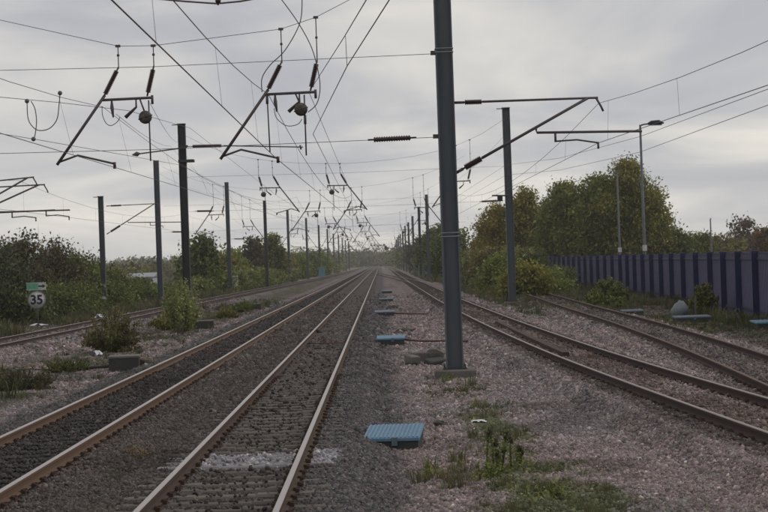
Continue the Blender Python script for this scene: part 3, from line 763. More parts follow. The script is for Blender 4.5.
cantilever(at(-90, 190, Y_), at(34, 177, Y_), at(-90, 245, Y_), at(-60, 215.5, Y_), at(55, 210, Y_), (2.9, .95), Y_, 'upper of the two cantilevers entering at the left edge')

# ------------------------------------------------------------------ wires along the tracks
def run(name, label, con, mess, cat='overhead wire', r=0.0075, drop=None):
    """con / mess: support points; messenger sags between them; droppers tie the two"""
    p0 = Vector(con[0]); e = thing(name, p0, label, cat)
    wire_part('contact_wire', con, r, e, wire)
    pts = []
    for a_, b_ in zip(mess[:-1], mess[1:]):
        a_, b_ = Vector(a_), Vector(b_); L_ = (b_ - a_).length; sg = min(1.05, L_ * L_ / 4300.0)
        for k in range(10):
            t_ = k / 10; q = a_.lerp(b_, t_); q.z -= sg * 4 * t_ * (1 - t_); pts.append(q)
    pts.append(Vector(mess[-1])); wire_part('messenger_wire', pts, r * 0.85, e, wire)
    # droppers
    cy_ = np.array([q[1] for q in con]); cxx = np.array([q[0] for q in con]); cz = np.array([q[2] for q in con])
    my_ = np.array([q[1] for q in pts]); mxx = np.array([q[0] for q in pts]); mz = np.array([q[2] for q in pts])
    yy_ = max(cy_[0], my_[0]) + 5
    while yy_ < min(cy_[-1], my_[-1], 240):
        a_ = (float(np.interp(yy_, my_, mxx)), yy_, float(np.interp(yy_, my_, mz))); b_ = (float(np.interp(yy_, cy_, cxx)), yy_, float(np.interp(yy_, cy_, cz)))
        if a_[2] - b_[2] > .08: wire_part('dropper', [a_, b_], 0.0035, e, wire_g, 4)
        yy_ += 9
    return e
sy_ = [M1Y, 117.5, 155] + HS[:9]
def stag(base, i, amp): return base + amp * (1 if i % 2 else -1)
con = [(-2.56, -10, 5.18)] + [(-2.5 if i == 0 else stag(-1.94, i, .25), q, 5.2) for i, q in enumerate(sy_)]
mes = [(-2.5, -12, 6.8)] + [(-2.63 if i == 0 else stag(-1.94, i, .25), q, 6.78) for i, q in enumerate(sy_)]
run('overhead_line', 'bold overhead wires running from the top edge above the nearest track', con, mes, r=0.010)
con = [(-6.5, -10, 4.95), tuple(at(0, 133, 32.3)), tuple(at(117, 168, M1Y))] + [(stag(-5.36, i, .25), q, 5.2) for i, q in enumerate(sy_) if i]
mes = [(-6.5, -14, 6.7)] + [tuple(at(103, 107, M1Y))] + [(stag(-5.36, i, .25), q, 6.78) for i, q in enumerate(sy_) if i]
run('overhead_line', 'overhead wires above the sooty second track, leaving at the left edge', con, mes)
con = [tuple(at(768, 85, 28.9)), tuple(at(598, 143, M1Y))] + [(stag(4.3, i, .25), q, 5.2) for i, q in enumerate(sy_) if i]
con = [(con[0][0] + 1.9, -5, 4.95)] + con
mes = [tuple(at(768, 30, 26.8)), tuple(at(599, 103, M1Y))]
mes = [(mes[0][0] + 1.2, -8, 6.3)] + [tuple(at(599, 103, M1Y))] + [(stag(4.3, i, .25), q, 6.78) for i, q in enumerate(sy_) if i]
run('overhead_line', 'overhead wires entering at the right edge and held by the cantilever', con, mes)
lsy = [79, 136, 155] + HS[:9]
con = [(-16, 30, 5.0)] + [(float(px_(P_LEFT, q)) + (.25 if i % 2 else -.25), q, 5.2) for i, q in enumerate(lsy)]
mes = [(-16, 20, 6.6)] + [(float(px_(P_LEFT, q)) + (.25 if i % 2 else -.25), q, 6.5) for i, q in enumerate(lsy)]
run('overhead_line', 'overhead wires above the far left track', con, mes)
# wires that change from one track to the next
def long_wire(pts, label, r=0.009, m=wire, sub=6, sag=0.0):
    r *= 0.8
    out_ = []
    for a_, b_ in zip(pts[:-1], pts[1:]):
        a_, b_ = Vector(a_), Vector(b_)
        for k in range(sub):
            t_ = k / sub; q = a_.lerp(b_, t_); q.z -= sag * 4 * t_ * (1 - t_); out_.append(q)
    out_.append(Vector(pts[-1]))
    mb = MB(); mb.tube(out_, r, 5); return tag(mb.build('overhead_wire', m), label, 'overhead wire')
long_wire([at(420, -60, 18), at(389, 0, 22), at(347, 66, 29), at(313, 134, 46.2), (-1.9, 117, 6.2), (-1.9, 205, 6.6)], 'lower of the two wires crossing from the top centre down to the near ball', 0.010)
long_wire([at(405, -60, 18), at(366, 0, 22), at(344, 37, 29), at(309, 92, 46.2), (-1.7, 117, 6.9), (-1.7, 205, 6.9)], 'upper of the two wires crossing from the top centre down to the near support', 0.009)
e = MB(); e.tube([at(345.5, 36, 28.7), at(347, 66, 29)], 0.006, 4); tag(e.build('dropper', wire_g), 'thin dropper joining the two wires that cross from the top centre', 'wire')
long_wire([at(-60, 90, 36), at(0, 97, 39), at(60, 102.5, 43), at(128, 110.5, 47), at(190, 128, 75), (-6.2, 117, 6.8), (-5.6, 205, 6.6)], 'thin wire crossing almost level at the upper left under the big loop', 0.009)
long_wire([at(-60, 122, 36), at(0, 133.5, 39), at(34, 139, 41), at(128, 155.5, 50), at(180, 165, 75), (-6.0, 117, 5.6), (-5.6, 205, 5.6)], 'thin lower wire crossing almost level at the left, below the loop', 0.008)
long_wire([at(850, 48, 30), at(768, 89, 40), at(640, 136.5, 66), at(560, 158, 95), at(506, 165, 118), (7.15, 160, 8.2), (6.7, 205, 8.2)], 'upper of the two feeder wires entering at the right edge towards the tall right mast', 0.010)
long_wire([at(850, 70, 30), at(768, 105, 40), at(640, 152, 66), at(560, 170, 95), at(506, 175, 118), (7.15, 160, 7.6), (6.7, 205, 7.6)], 'lower of the two feeder wires entering at the right edge towards the tall right mast', 0.010)
long_wire([(8.0, 118, 10.2), (6.9, 205, 10.4), (6.7, 262, 10.4), (6.6, 320, 10.4), (6.6, 436, 10.4)], 'return wire strung along the right row of masts', 0.008, wire_g, 8, .5)
long_wire([(-17.8, 152, 10.4), (float(lx[0]), 205, 10.4), (float(lx[1]), 262, 10.4), (float(lx[2]), 320, 10.4), (float(lx[4]), 436, 10.4)], 'return wire strung along the left row of masts', 0.008, wire_g, 8, .5)
long_wire([at(150, 103, 46.8), at(178, 142, 116), at(222, 208, 205), at(250, 230, 262)], 'thin wire sloping down behind the upper left support to the dark mast', 0.008, wire_g, 8, .25)
long_wire([at(116, 114, 46.8), at(170, 146, 116), (-12.0, 155, 7.9), (-14.6, 205, 7.2)], 'thin wire from the small insulator down past the dark mast', 0.008, wire_g, 8, .2)

# bracket with small box on the tall right mast
e = thing('signal_arm', at(494, 195, 117.6), 'small dark box on a short bracket left of the tall right mast', 'bracket')
wire_part('bracket_tube', [at(492, 195.5, 117.6), at(508, 195.5, 117.6)], .05, e, steel_dk)
mb = MB(); c_ = at(500, 198.5, 117.6); mb.box(c_, (.32, .25, .34), bev=.03); mb.build('box', black_p, e)

# ------------------------------------------------------------------ cable pits, blocks and small things beside the line
def pit(X, Y, w, dpt, label, tilt=R(-5.5), m=lidm, rz=0.0, ribs=14, h=0.30, zoff=0.0):
    z = float(gz(np.array([X]), np.array([Y]))[0]) + zoff
    e = thing('cable_pit', (X, Y, z), label, 'cable pit')
    mb = MB(); mb.box((X, Y, z + 0.05), (w * .96, dpt * .95, h), rz); mb.build('box', concrete_d, e)
    M = Matrix.Translation((X, Y, z + 0.05 + h / 2 + .035)) @ Matrix.Rotation(rz, 4, 'Z') @ Matrix.Rotation(-tilt, 4, 'X')
    mb = MB(); t0 = len(mb.v); mb.box((0, 0, 0), (w, dpt, .05), bev=.008)
    n = ribs
    for k in range(n):
        mb.box((-w / 2 + (k + .5) * w / n, 0, .031), (w / n * .5, dpt * .96, .014))
    mb.v = [tuple(M @ Vector(p)) for p in mb.v]; lid = mb.build('lid', m, e)
    mb = MB(); mb.box((.06, -dpt / 2 - .012, -.03), (.09, .03, .13)); mb.v = [tuple(M @ Vector(p)) for p in mb.v]; mb.build('latch', lid2m, e)
    return e
pit(0.11, 30.35, 0.90, 1.30, 'nearest cable pit with a ribbed blue lid beside the nearest track', R(-4.5), rz=R(-5))
pit(0.25, 66.3, 0.98, 1.2, 'cable pit with pale blue lid, second from the camera', R(-3), m=lidm, zoff=.05)
pit(0.10, 101, 1.05, 1.2, 'third blue lidded cable pit along the nearest track', R(-3), m=lid2m, zoff=.05)
pit(0.30, 140, 1.0, 1.2, 'fourth lidded cable pit along the nearest track, small and grey', R(-2), m=lid2m)
pit(0.45, 178, 1.0, 1.2, 'fifth lidded cable pit along the nearest track, tiny in the distance', R(-2), m=lid2m)
pit(14.6, 69, 2.2, 1.3, 'blue lidded cable pit at the right edge in front of the fence', R(-2), m=lidm, zoff=.06, h=.22)
pit(11.6, 88, 1.0, 1.0, 'small grey blue pit lid left of the grey sack', R(-2), m=lid2m, zoff=.02)
pit(12.9, 79, 1.5, 1.0, 'low grey blue pit lid right of the grey sack', R(-2), m=lid2m, h=.2, zoff=.03)
def block(X, Y, size, label, rz=0, m=concrete_d, rock=False):
    z = float(gz(np.array([X]), np.array([Y]))[0])
    e = thing('concrete_block', (X, Y, z), label, 'concrete block')
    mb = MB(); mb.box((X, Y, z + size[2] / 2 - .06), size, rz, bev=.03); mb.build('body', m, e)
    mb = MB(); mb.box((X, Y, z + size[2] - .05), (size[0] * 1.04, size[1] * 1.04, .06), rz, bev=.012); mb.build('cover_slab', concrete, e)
    return e
block(-7.55, 55.0, (.86, .95, .50), 'dark concrete block beside the sooty track, nearest on the left', R(4))
block(-8.55, 90, (.98, .9, .48), 'dark concrete block right of the pale green bush', R(4))
block(-8.75, 128, (1.0, .9, .46), 'small grey concrete block farthest along the left cess', R(4))
block(9.6, 150, (1.2, 1.0, .5), 'pale concrete block in the weeds right of the tall right mast', 0, concrete)
# broken concrete by the big mast
def rubble(c, r, seed, label, m=concrete, flat=.6):
    rr_ = np.random.default_rng(seed); mb = MB(); mb.sphere((0, 0, 0), 1, 8, 6)
    vs = np.array(mb.v); vs = vs * (1 + (rr_.random((len(vs), 1)) - .5) * .45) * np.array((r, r * .8, r * flat))
    mb.v = [tuple(p + np.array(c)) for p in vs]; mb.sm = [False] * len(mb.f)
    return tag(mb.build('rock', m), label, 'rock')
def gzf(x_, y_): return float(gz(np.array([x_]), np.array([y_]))[0])
e = thing('rubble_chamber', (1.15, 54, -.4), 'broken concrete chamber beside the foot of the big mast', 'chamber')
mb = MB(); mb.box((.80, 53.6, -.30), (.25, 1.3, .34), R(8), bev=.03); mb.build('wall', concrete, e)
mb = MB(); mb.box((1.55, 53.8, -.28), (.25, 1.4, .36), R(-6), bev=.03); mb.build('wall', concrete, e)
mb = MB(); mb.box((1.15, 54.4, -.27), (.85, .25, .38), R(3), bev=.03); mb.build('wall', concrete, e)
mb = MB(); mb.box((1.42, 52.5, -.30), (.50, .55, .22), R(20), tilt=(R(8), R(-6)), bev=.03); mb.build('slab', concrete_d, e)
rubble((1.45, 52.9, -.05), .24, 3, 'pale broken lump leaning on the concrete chamber by the big mast', concrete, .8)
rubble((.75, 52.7, -.33), .16, 4, 'small dark stone left of the concrete chamber', concrete_d)
rubble((.95, 33.4, gzf(.95, 33.4) + .03), .13, 6, 'dark lump left of the white litter', concrete_d)
rubble((-7.0, 55.3, gzf(-7.0, 55.3) + .12), .20, 8, 'tan rock against the nearest dark concrete block', sandst)
rubble((.62, 75.5, gzf(.62, 75.5) + .05), .30, 9, 'dark flat lump beyond the second blue lid', concrete_d, .35)
rubble((.9, 79, gzf(.9, 79) + .05), .34, 10, 'dark flat lump right of the third blue lid', concrete_d, .3)
rubble((.55, 118, gzf(.55, 118) + .08), .35, 12, 'dark lump between the third and fourth pits', concrete_d, .5)
tag(wire_part('pipe', [(.75, 66.3, -.20), (1.3, 65.5, -.24), (2.0, 65.6, -.26), (2.9, 65.2, -.28)], .035, None, pipem, 6), 'rust brown pipe lying from the second blue lid past the big mast', 'pipe')
tag(wire_part('pipe', [(.6, 101, -.22), (2.2, 100, -.28), (3.0, 108, -.30)], .035, None, pipem, 6), 'thin brown pipe running right from the third blue lid', 'pipe')
tag(wire_part('pipe', [(-11.8, 57, gzf(-11.8, 57) + .05), (-10.0, 56.5, gzf(-10, 56.5) + .06), (-8.0, 55.2, -.22)], .045, None, concrete_d, 6), 'dark cable running left along the ground from the nearest concrete block', 'cable')
tag(wire_part('bond_cable', [(-6.0, 61.2, -.13), (-5.4, 61.0, -.14), (-4.7, 61.2, -.13)], .022, None, redm, 5), 'red cable lying across the sooty track', 'cable')
tag(wire_part('bond_cable', [(-2.6, 64.2, -.13), (-1.9, 64.0, -.14), (-1.25, 64.2, -.13)], .018, None, redm, 5), 'red cable lying across the nearest track', 'cable')
def crumple(c, size, seed, name, label, cat, m):
    rr_ = np.random.default_rng(seed); n = 7; vs = []; fs = []
    for i in range(n):
        for j in range(n):
            vs.append((c[0] + (i / (n - 1) - .5) * size[0] + rr_.normal() * .012, c[1] + (j / (n - 1) - .5) * size[1] + rr_.normal() * .02, c[2] + rr_.random() * size[2] * (1 - ((i - 3) / 3.6) ** 2)))
    for i in range(n - 1):
        for j in range(n - 1): fs.append((i * n + j, (i + 1) * n + j, (i + 1) * n + j + 1, i * n + j + 1))
    k = len(vs); vs += [(x_, y_, c[2] - .02) for x_, y_, _ in vs]
    fs += [tuple(q + k for q in reversed(f)) for f in fs]
    mb = MB(); mb.add(vs, fs, 0, True); return tag(mb.build(name, m), label, cat)
crumple((1.62, 33.2, gzf(1.62, 33.2) + .03), (.27, .34, .035), 1, 'plastic_litter', 'white flattened plastic litter by the weeds at the big mast', 'litter', litter)
crumple((-9.9, 65, gzf(-9.9, 65) + .04), (.40, .5, .20), 2, 'plastic_litter', 'white plastic bag left of the dark bush', 'litter', litter)
crumple((-10.0, 60.5, gzf(-10, 60.5) + .03), (.25, .3, .10), 3, 'plastic_litter', 'small white scrap on the stones below the dark bush', 'litter', litter)
crumple((-19.1, 105, gzf(-19.1, 105) + .10), (1.0, .6, .14), 4, 'plastic_litter', 'white sheet of litter at the foot of the speed sign', 'litter', litter)
crumple((-16.2, 108, gzf(-16.2, 108) + .2), (.5, .5, .25), 5, 'plastic_litter', 'white scrap beside the far left rail', 'litter', litter)
crumple((8.2, 76, gzf(8.2, 76) + .03), (.5, .8, .08), 6, 'plastic_litter', 'pale flat scrap left of the rusty siding', 'litter', concrete)
crumple((7.6, 90, gzf(7.6, 90) + .03), (.9, 1.6, .10), 7, 'plastic_litter', 'pale strip on the stones between right track and siding', 'litter', concrete)
# sack
mb = MB(); mb.sphere((0, 0, 0), 1, 14, 10); vs_ = []
for p in mb.v:
    p = Vector(p); w_ = 1.0 - .45 * max(p.z, 0); q = Vector((p.x * .42 * w_ + p.z * .06, p.y * .36 * w_, p.z * .42 + .04 * math.sin(9 * p.x + 4 * p.z)))
    vs_.append(tuple(q + Vector((13.35, 85, gzf(13.35, 85) + .33))))
mb.v = vs_; o = mb.build('sack', sack); tag(o, 'grey blue woven sack standing by the siding in front of the fence', 'sack')
def stake(X, Y, h, label, w=.06, m=concrete):
    z = gzf(X, Y); mb = MB(); mb.box((X, Y, z + h / 2 - .05), (w, w, h), bev=.01); mb.box((X, Y - .03, z + h * .85), (w * 1.8, .02, .16)); return tag(mb.build('marker_post', m), label, 'post')
stake(13.9, 84, 1.0, 'thin grey marker post right of the grey sack')
stake(13.6, 72.5, .75, 'short pale marker post left of the blue lid at the right edge', .08)
stake(7.0, 200, 1.3, 'pale marker post at the foot of the mast behind the big mast', .12, white_p)

# speed sign
sX, sY = -19.55, 107.0; gz0 = gzf(sX, sY)
e = thing('speed_sign', (sX, sY, gz0), 'round white 35 speed sign with a small green and white arrow board above', 'sign')
zc = CAMZ - ((300 - VPY) * cr + (39 - VPX) * sr) / F * sY
mb = MB(); mb.tube([(sX + .03, sY + .05, gz0 - .2), (sX + .03, sY + .05, zc + .95)], .045, 8); mb.build('post', lampm, e)
mb = MB(); mb.tube([(sX, sY - .02, zc), (sX, sY + .0, zc)], .50, 36); disc = mb.build('disc', white_p, e)
mb = MB(); ring = [(sX + .475 * math.cos(q), sY - .024, zc + .475 * math.sin(q)) for q in np.linspace(0, 2 * math.pi, 41)]
mb.tube(ring, .012, 4); mb.build('rim', black_p, disc)
fc = bpy.data.curves.new('numerals', 'FONT'); fc.body = '35'; fc.size = .72; fc.align_x = 'CENTER'; fc.align_y = 'CENTER'; fc.extrude = .004; fc.offset = .022
fo = bpy.data.objects.new('numerals_tmp', fc); COL.objects.link(fo)
bpy.context.view_layer.update()
fm = bpy.data.meshes.new_from_object(fo.evaluated_get(bpy.context.evaluated_depsgraph_get()))
bpy.data.objects.remove(fo, do_unlink=True); fm.materials.clear(); fm.materials.append(black_p)
no = link('numerals', fm); no.parent = disc; no.rotation_euler = (R(90), 0, 0); no.location = (sX, sY - .034, zc)
no.matrix_parent_inverse = Matrix.Identity(4); no.location = Vector((sX, sY - .034, zc)) - disc.matrix_world.translation if False else Vector((sX, sY - .034, zc))
zb = zc + .78
mb = MB(); mb.box((sX - .22, sY - .01, zb), (.66, .03, .38)); board = mb.build('arrow_board_green', green_p, e)
mb = MB(); mb.box((sX + .33, sY - .01, zb), (.44, .03, .38)); mb.build('arrow_board_white', white_p, e)
mb = MB(); mb.add([(sX + .12, sY - .03, zb - .045), (sX + .36, sY - .03, zb - .045), (sX + .36, sY - .03, zb - .12), (sX + .53, sY - .03, zb), (sX + .36, sY - .03, zb + .12), (sX + .36, sY - .03, zb + .045), (sX + .12, sY - .03, zb + .045),
                   ], [(0, 1, 2, 3, 4, 5, 6)]); mb.build('arrow', black_p, e)
mb = MB()
for zq in (zb - .20, zb + .20): mb.box((sX, sY - .012, zq), (1.12, .036, .03))
mb.build('board_frame', white_p, e)

# ------------------------------------------------------------------ blue fence
e = thing('metal_fence', (16, 80, -.4), 'long blue fence of pale panels between navy posts on the right', 'fence')
FY = np.arange(47.4, 219, 5.4)
FX = np.interp(FY, [44, 60, 80, 96, 145, 210, 230], [14.1, 14.9, 15.95, 16.85, 18.45, 18.95, 19.0])
FT = 2.42
for k in range(len(FY)):
    z = gzf(FX[k], FY[k]); mb = MB(); mb.box((FX[k] - .14, FY[k], (FT + .06 + z - .1) / 2), (.34, .12, FT + .06 - z + .1), bev=.02); mb.build('post', fence_b, e)
for k in range(len(FY) - 1):
    a_ = Vector((FX[k], FY[k] + .06, 0)); b_ = Vector((FX[k + 1], FY[k + 1] - .06, 0)); d = b_ - a_; n_ = Vector((-d.y, d.x, 0)).normalized()
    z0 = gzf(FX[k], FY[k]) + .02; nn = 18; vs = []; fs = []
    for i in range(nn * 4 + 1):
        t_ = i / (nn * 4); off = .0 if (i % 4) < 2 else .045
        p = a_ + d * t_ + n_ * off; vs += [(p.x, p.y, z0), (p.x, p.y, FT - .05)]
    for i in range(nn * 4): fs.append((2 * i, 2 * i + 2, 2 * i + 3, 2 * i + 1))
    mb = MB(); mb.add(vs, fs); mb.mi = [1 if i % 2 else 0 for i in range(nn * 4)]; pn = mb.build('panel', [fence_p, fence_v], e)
    mb = MB()
    for zz_ in (FT - .28, z0 + .25):
        c_ = (a_ + b_) / 2 + n_ * .075; mb.box((c_.x, c_.y, zz_), (.05, d.length, .09), math.atan2(-d.x, d.y))
    c_ = (a_ + b_) / 2 + n_ * .02; mb.box((c_.x, c_.y, FT - .03), (.08, d.length, .06), math.atan2(-d.x, d.y)); mb.build('fence_rail', fence_b, pn)

# ------------------------------------------------------------------ lamp posts beyond the fence
def lamp(X, Y, h, label, head=True, r=.10, plate=True, arm=.55):
    z = gzf(X, Y); e = thing('lamp_post', (X, Y, z), label, 'lamp post')
    mb = MB(); mb.tube([(X, Y, z - .1), (X, Y, z + 1.2), (X, Y, h)], [r * 1.25, r * 1.1, r * .7], 10); mb.build('pole', lampm, e)
    mb = MB(); mb.tube([(X, Y, h - .05), (X + arm * .5, Y, h + .03), (X + arm, Y, h + .05)], r * .5, 8); mb.build('arm', lampm, e)
    if head:
        mb = MB(); c0 = Vector((X + arm, Y, h + .05)); 
        mb.tube([c0, c0 + Vector((.25, 0, .06)), c0 + Vector((.8, 0, .08)), c0 + Vector((1.15, 0, .03))], [.08, .17, .19, .05], 10); mb.build('lantern', black_p, e)
        mb = MB(); mb.box(c0 + Vector((.62, 0, -.10)), (.75, .24, .05), bev=.015); mb.build('glass', lampg, e)
    if plate:
        mb = MB(); mb.box((X, Y - r * 1.3, 2.9), (.32, .03, .42)); mb.build('number_plate', white_p, e)
    return e
lamp(18.85, 135, 11.7, 'tall lamp post with a dark lantern standing behind the fence', r=.115)
lamp(21.5, 170, 10.0, 'thinner lamp post left of the tall one behind the fence', r=.10, arm=.15, head=False)
lamp(35, 200, 5.9, 'short distant lamp post above the middle of the fence', r=.10, arm=.1, head=False, plate=False)
for (X, Y, h, lb) in ((47, 330, 4.4, 'distant car park lamp with pale head, left of the bare tree'), (63, 340, 5.4, 'distant car park lamp with pale head, below the bare tree')):
    e = thing('lamp_post', (X, Y, -.4), lb, 'lamp post'); mb = MB(); mb.tube([(X, Y, -.5), (X, Y, h)], .09, 8); mb.build('pole', lampm, e)
    mb = MB(); mb.tube([(X - 1.0, Y, h), (X - .4, Y, h + .2), (X + .9, Y, h + .22), (X + 1.3, Y, h)], [.08, .24, .24, .08], 8); mb.build('lantern', white_p, e)

# ------------------------------------------------------------------ cabinets and far buildings
def cabinet(X, Y, w, h, label, m):
    z = gzf(X, Y); e = thing('equipment_cabinet', (X, Y, z), label, 'cabinet')
    mb = MB(); mb.box((X, Y, z + h / 2), (w, .6, h), bev=.02); mb.build('body', m, e)
    mb = MB(); mb.box((X, Y, z + h + .04), (w + .12, .75, .08), bev=.03); mb.build('roof', m, e)
    for s in (-1, 1):
        mb = MB(); mb.box((X + s * w / 4, Y - .31, z + h / 2), (w / 2 - .05, .03, h - .2)); mb.build('door', m, e)
    return e
cabinet(-17.0, 215, 1.2, 1.9, 'pale cabinet at the foot of the first receding left mast', grey_p)
cabinet(-16.8, 300, 1.5, 2.0, 'pale cabinet beside the second receding left mast', grey_p)
cabinet(7.6, 345, 1.6, 2.2, 'teal cabinet at the foot of the receding right masts', teal_p)
cabinet(-13.2, 420, 1.4, 2.2, 'small teal cabinet far along the left side', teal_p)
e = thing('low_building', (-33.5, 262, -.4), 'low white building with pale roof half hidden behind the left bushes', 'building')
mb = MB(); mb.box((-33.5, 262, .55), (4.6, 8, 2.1)); mb.build('wall', wallw, e)
mb = MB(); mb.add([(-36, 257.7, 1.62), (-31, 257.7, 1.62), (-31, 266.3, 1.62), (-36, 266.3, 1.62), (-36, 262, 2.2), (-31, 262, 2.2)], [(0, 1, 5, 4), (2, 3, 4, 5), (0, 4, 3), (1, 2, 5), (3, 2, 1, 0)]); mb.build('roof', roofg, e)
for k in range(3):
    mb = MB(); mb.box((-35 + k * 1.5, 257.97, .7), (.8, .06, .8)); mb.build('window', winm, e)
e = thing('tower_block', (42.5, 760, 0), 'pale distant tower block left of the yellow green trees', 'building')
mb = MB(); mb.box((42.5, 760, 7.8), (3.4, 6, 17)); mb.box((43, 760, 16.8), (1.4, 2, 1.2)); mb.build('wall', towerm, e)
for r_ in range(7):
    for c__ in range(2):
        mb = MB(); mb.box((41.75 + c__ * 1.5, 756.95, 3 + r_ * 1.8), (.95, .12, .8)); mb.build('window', winm, e)

# ------------------------------------------------------------------ trees and bushes
def leaves(centres, spread, per, size, pal, r, squash=.85):
    n = len(centres) * per
    c = np.repeat(centres, per, 0) + r.normal(size=(n, 3)) * spread * np.array((1, 1, squash))
    a_ = r.normal(size=(n, 3)); a_ /= np.linalg.norm(a_, axis=1)[:, None]
    b_ = r.normal(size=(n, 3)); b_ = b_ - (b_ * a_).sum(1)[:, None] * a_; b_ /= np.linalg.norm(b_, axis=1)[:, None]
    s = size * r.lognormal(0, .3, (n, 1))
    v = np.stack([c - a_ * s, c + b_ * s * .55, c + a_ * s, c - b_ * s * .55], 1).reshape(-1, 3)
    q = np.arange(n * 4).reshape(n, 4)
    pal = np.array(pal); clump = pal[r.integers(0, len(pal), len(centres))]
    col = np.repeat(clump, per, 0) * .6 + pal[r.integers(0, len(pal), n)] * .4
    col = col * r.lognormal(0, .22, (n, 1)); return v, q, np.repeat(np.clip(col, .006, .5), 4, 0)
GREEN = [(0.141, 0.181, 0.042), (0.176, 0.216, 0.048), (0.119, 0.153, 0.042), (0.214, 0.243, 0.051)]
DARK = [(0.065, 0.081, 0.035), (0.084, 0.099, 0.038), (0.054, 0.07, 0.035), (0.103, 0.114, 0.045)]
YEL = [(0.281, 0.223, 0.044), (0.22, 0.195, 0.044), (0.336, 0.229, 0.044), (0.163, 0.164, 0.041)]
OLIVE = [(0.219, 0.212, 0.049), (0.172, 0.177, 0.043), (0.266, 0.237, 0.052), (0.139, 0.151, 0.04)]
PALE = [(0.191, 0.213, 0.075), (0.152, 0.18, 0.065), (0.231, 0.228, 0.087), (0.128, 0.152, 0.058)]
BROWN = [(0.143, 0.096, 0.068), (0.113, 0.082, 0.06), (0.179, 0.109, 0.065), (0.09, 0.076, 0.049)]
def tree(X, Y, h, w, label, pal, n=420, per=40, size=.15, spread=.50, name='tree', cat='tree', low=.12, seed=None, group=None, lobes=9, ragged=.25, trunk=.20, twigs=0):
    r = np.random.default_rng(seed if seed is not None else int(abs(X * 131 + Y * 17)) + 3)
    z = gzf(X, Y); e = thing(name, (X, Y, z), label, cat, group)
    # lobes of the crown
    cen = []
    for k in range(lobes):
        t_ = (k + .5) / lobes; hh = low + (1 - low) * (.12 + .76 * t_); rad = w / 2 * math.sin(math.pi * min(.97, (.28 + .68 * t_))) ** .7
        a_ = k * 2.4 + r.random() * .9; rr_ = rad * (.35 + .35 * r.random())
        cen.append((X + rr_ * math.cos(a_), Y + rr_ * math.sin(a_), z + h * hh, rad * (.50 + .28 * r.random())))
    cen.append((X, Y, z + h * .86, w * .20))
    cen = np.array(cen); pts = []
    wts = cen[:, 3] ** 2; wts = wts / wts.sum()
    li = r.choice(len(cen), n, p=wts); d = r.normal(size=(n, 3)); d /= np.linalg.norm(d, axis=1)[:, None]
    rad = cen[li, 3:4] * (r.random((n, 1)) ** .45) * (1 + ragged * r.normal(size=(n, 1)))
    pts = cen[li, :3] + d * rad * np.array((1, 1, .95))
    pts[:, 2] = np.clip(pts[:, 2], z + h * low * .7 + .1, z + h * 1.02)
    v, q, c_ = leaves(pts, spread, per, size, pal, r)
    me_ = raw_mesh('crown', v, q, leafm, c_); o = link('crown', me_, e)
    mb = MB(); th = h * (.62 if trunk > .1 else .5)
    k0 = r.normal(size=2) * .03 * h
    mb.tube([(X, Y, z - .15), (X + k0[0] * .4, Y + k0[1] * .4, z + th * .5), (X + k0[0], Y + k0[1], z + th)], [trunk, trunk * .7, trunk * .3], 8)
    for k in range(min(lobes, 8)):
        f = .25 + .65 * k / 8; b0 = Vector((X + k0[0] * f, Y + k0[1] * f, z + th * f)); c1 = Vector(cen[k % len(cen), :3])
        mb.tube([b0, b0.lerp(c1, .5) + Vector((0, 0, .08 * h * .3)), c1], [trunk * .42, trunk * .25, trunk * .08], 6)
    if twigs:
        for k in range(twigs):
            q = pts[r.integers(0, len(pts))]; L_ = h * r.uniform(.10, .28)
            if q[2] < z + h * .45: continue
            mb.tube([(X + (q[0] - X) * .5, Y + (q[1] - Y) * .5, z + (q[2] - z) * .5), tuple(q), (q[0] + r.normal() * .12, q[1] + r.normal() * .12, q[2] + L_)], [.022, .014, .006], 4)
    mb.build('trunk', bark, e); return e
def bush(X, Y, h, w, label, pal, **k):
    d = dict(n=170, per=32, size=.085, spread=.24, name='bush', cat='bush', low=.02, lobes=7, trunk=.05, ragged=.3); d.update(k)
    return tree(X, Y, h, w, label, pal, **d)
def shrub(X, Y, h, w, label, pal, stems=60, leafs=46, size=.035, up=.75, seed=1, droop=.25, name='bush', cat='bush'):
    """many arching stems from one root, small leaves along them"""
    r = np.random.default_rng(seed); z = gzf(X, Y); e = thing(name, (X, Y, z), label, cat); mb = MB(); cs = []
    for k in range(stems):
        a_ = r.random() * 6.283; o_ = r.random() ** .6 * w / 2; hh = h * (.45 + .6 * r.random()) * (1 - .45 * (o_ / (w / 2)) ** 2)
        b0 = np.array((X + o_ * .35 * math.cos(a_), Y + o_ * .35 * math.sin(a_), z - .05)); tp = np.array((X + o_ * math.cos(a_), Y + o_ * math.sin(a_), z + hh))
        md_ = b0 * .5 + tp * .5 + np.array((0, 0, hh * .18 * (1 - up))) + r.normal(size=3) * .04; tp = tp + r.normal(size=3) * .06 - np.array((0, 0, droop * r.random() * o_))
        mb.tube([tuple(b0), tuple(md_), tuple(tp)], [.012, .008, .003], 4)
        t_ = r.uniform(.15, 1.02, leafs)[:, None]; cs.append((1 - t_) ** 2 * b0 + 2 * t_ * (1 - t_) * md_ + t_ ** 2 * tp)
    v, q, c_ = leaves(np.concatenate(cs), .045 * h / 1.5, 3, size, pal, r)
    link('foliage', raw_mesh('foliage', v, q, leafm, c_), e); mb.build('stems', bark, e); return e
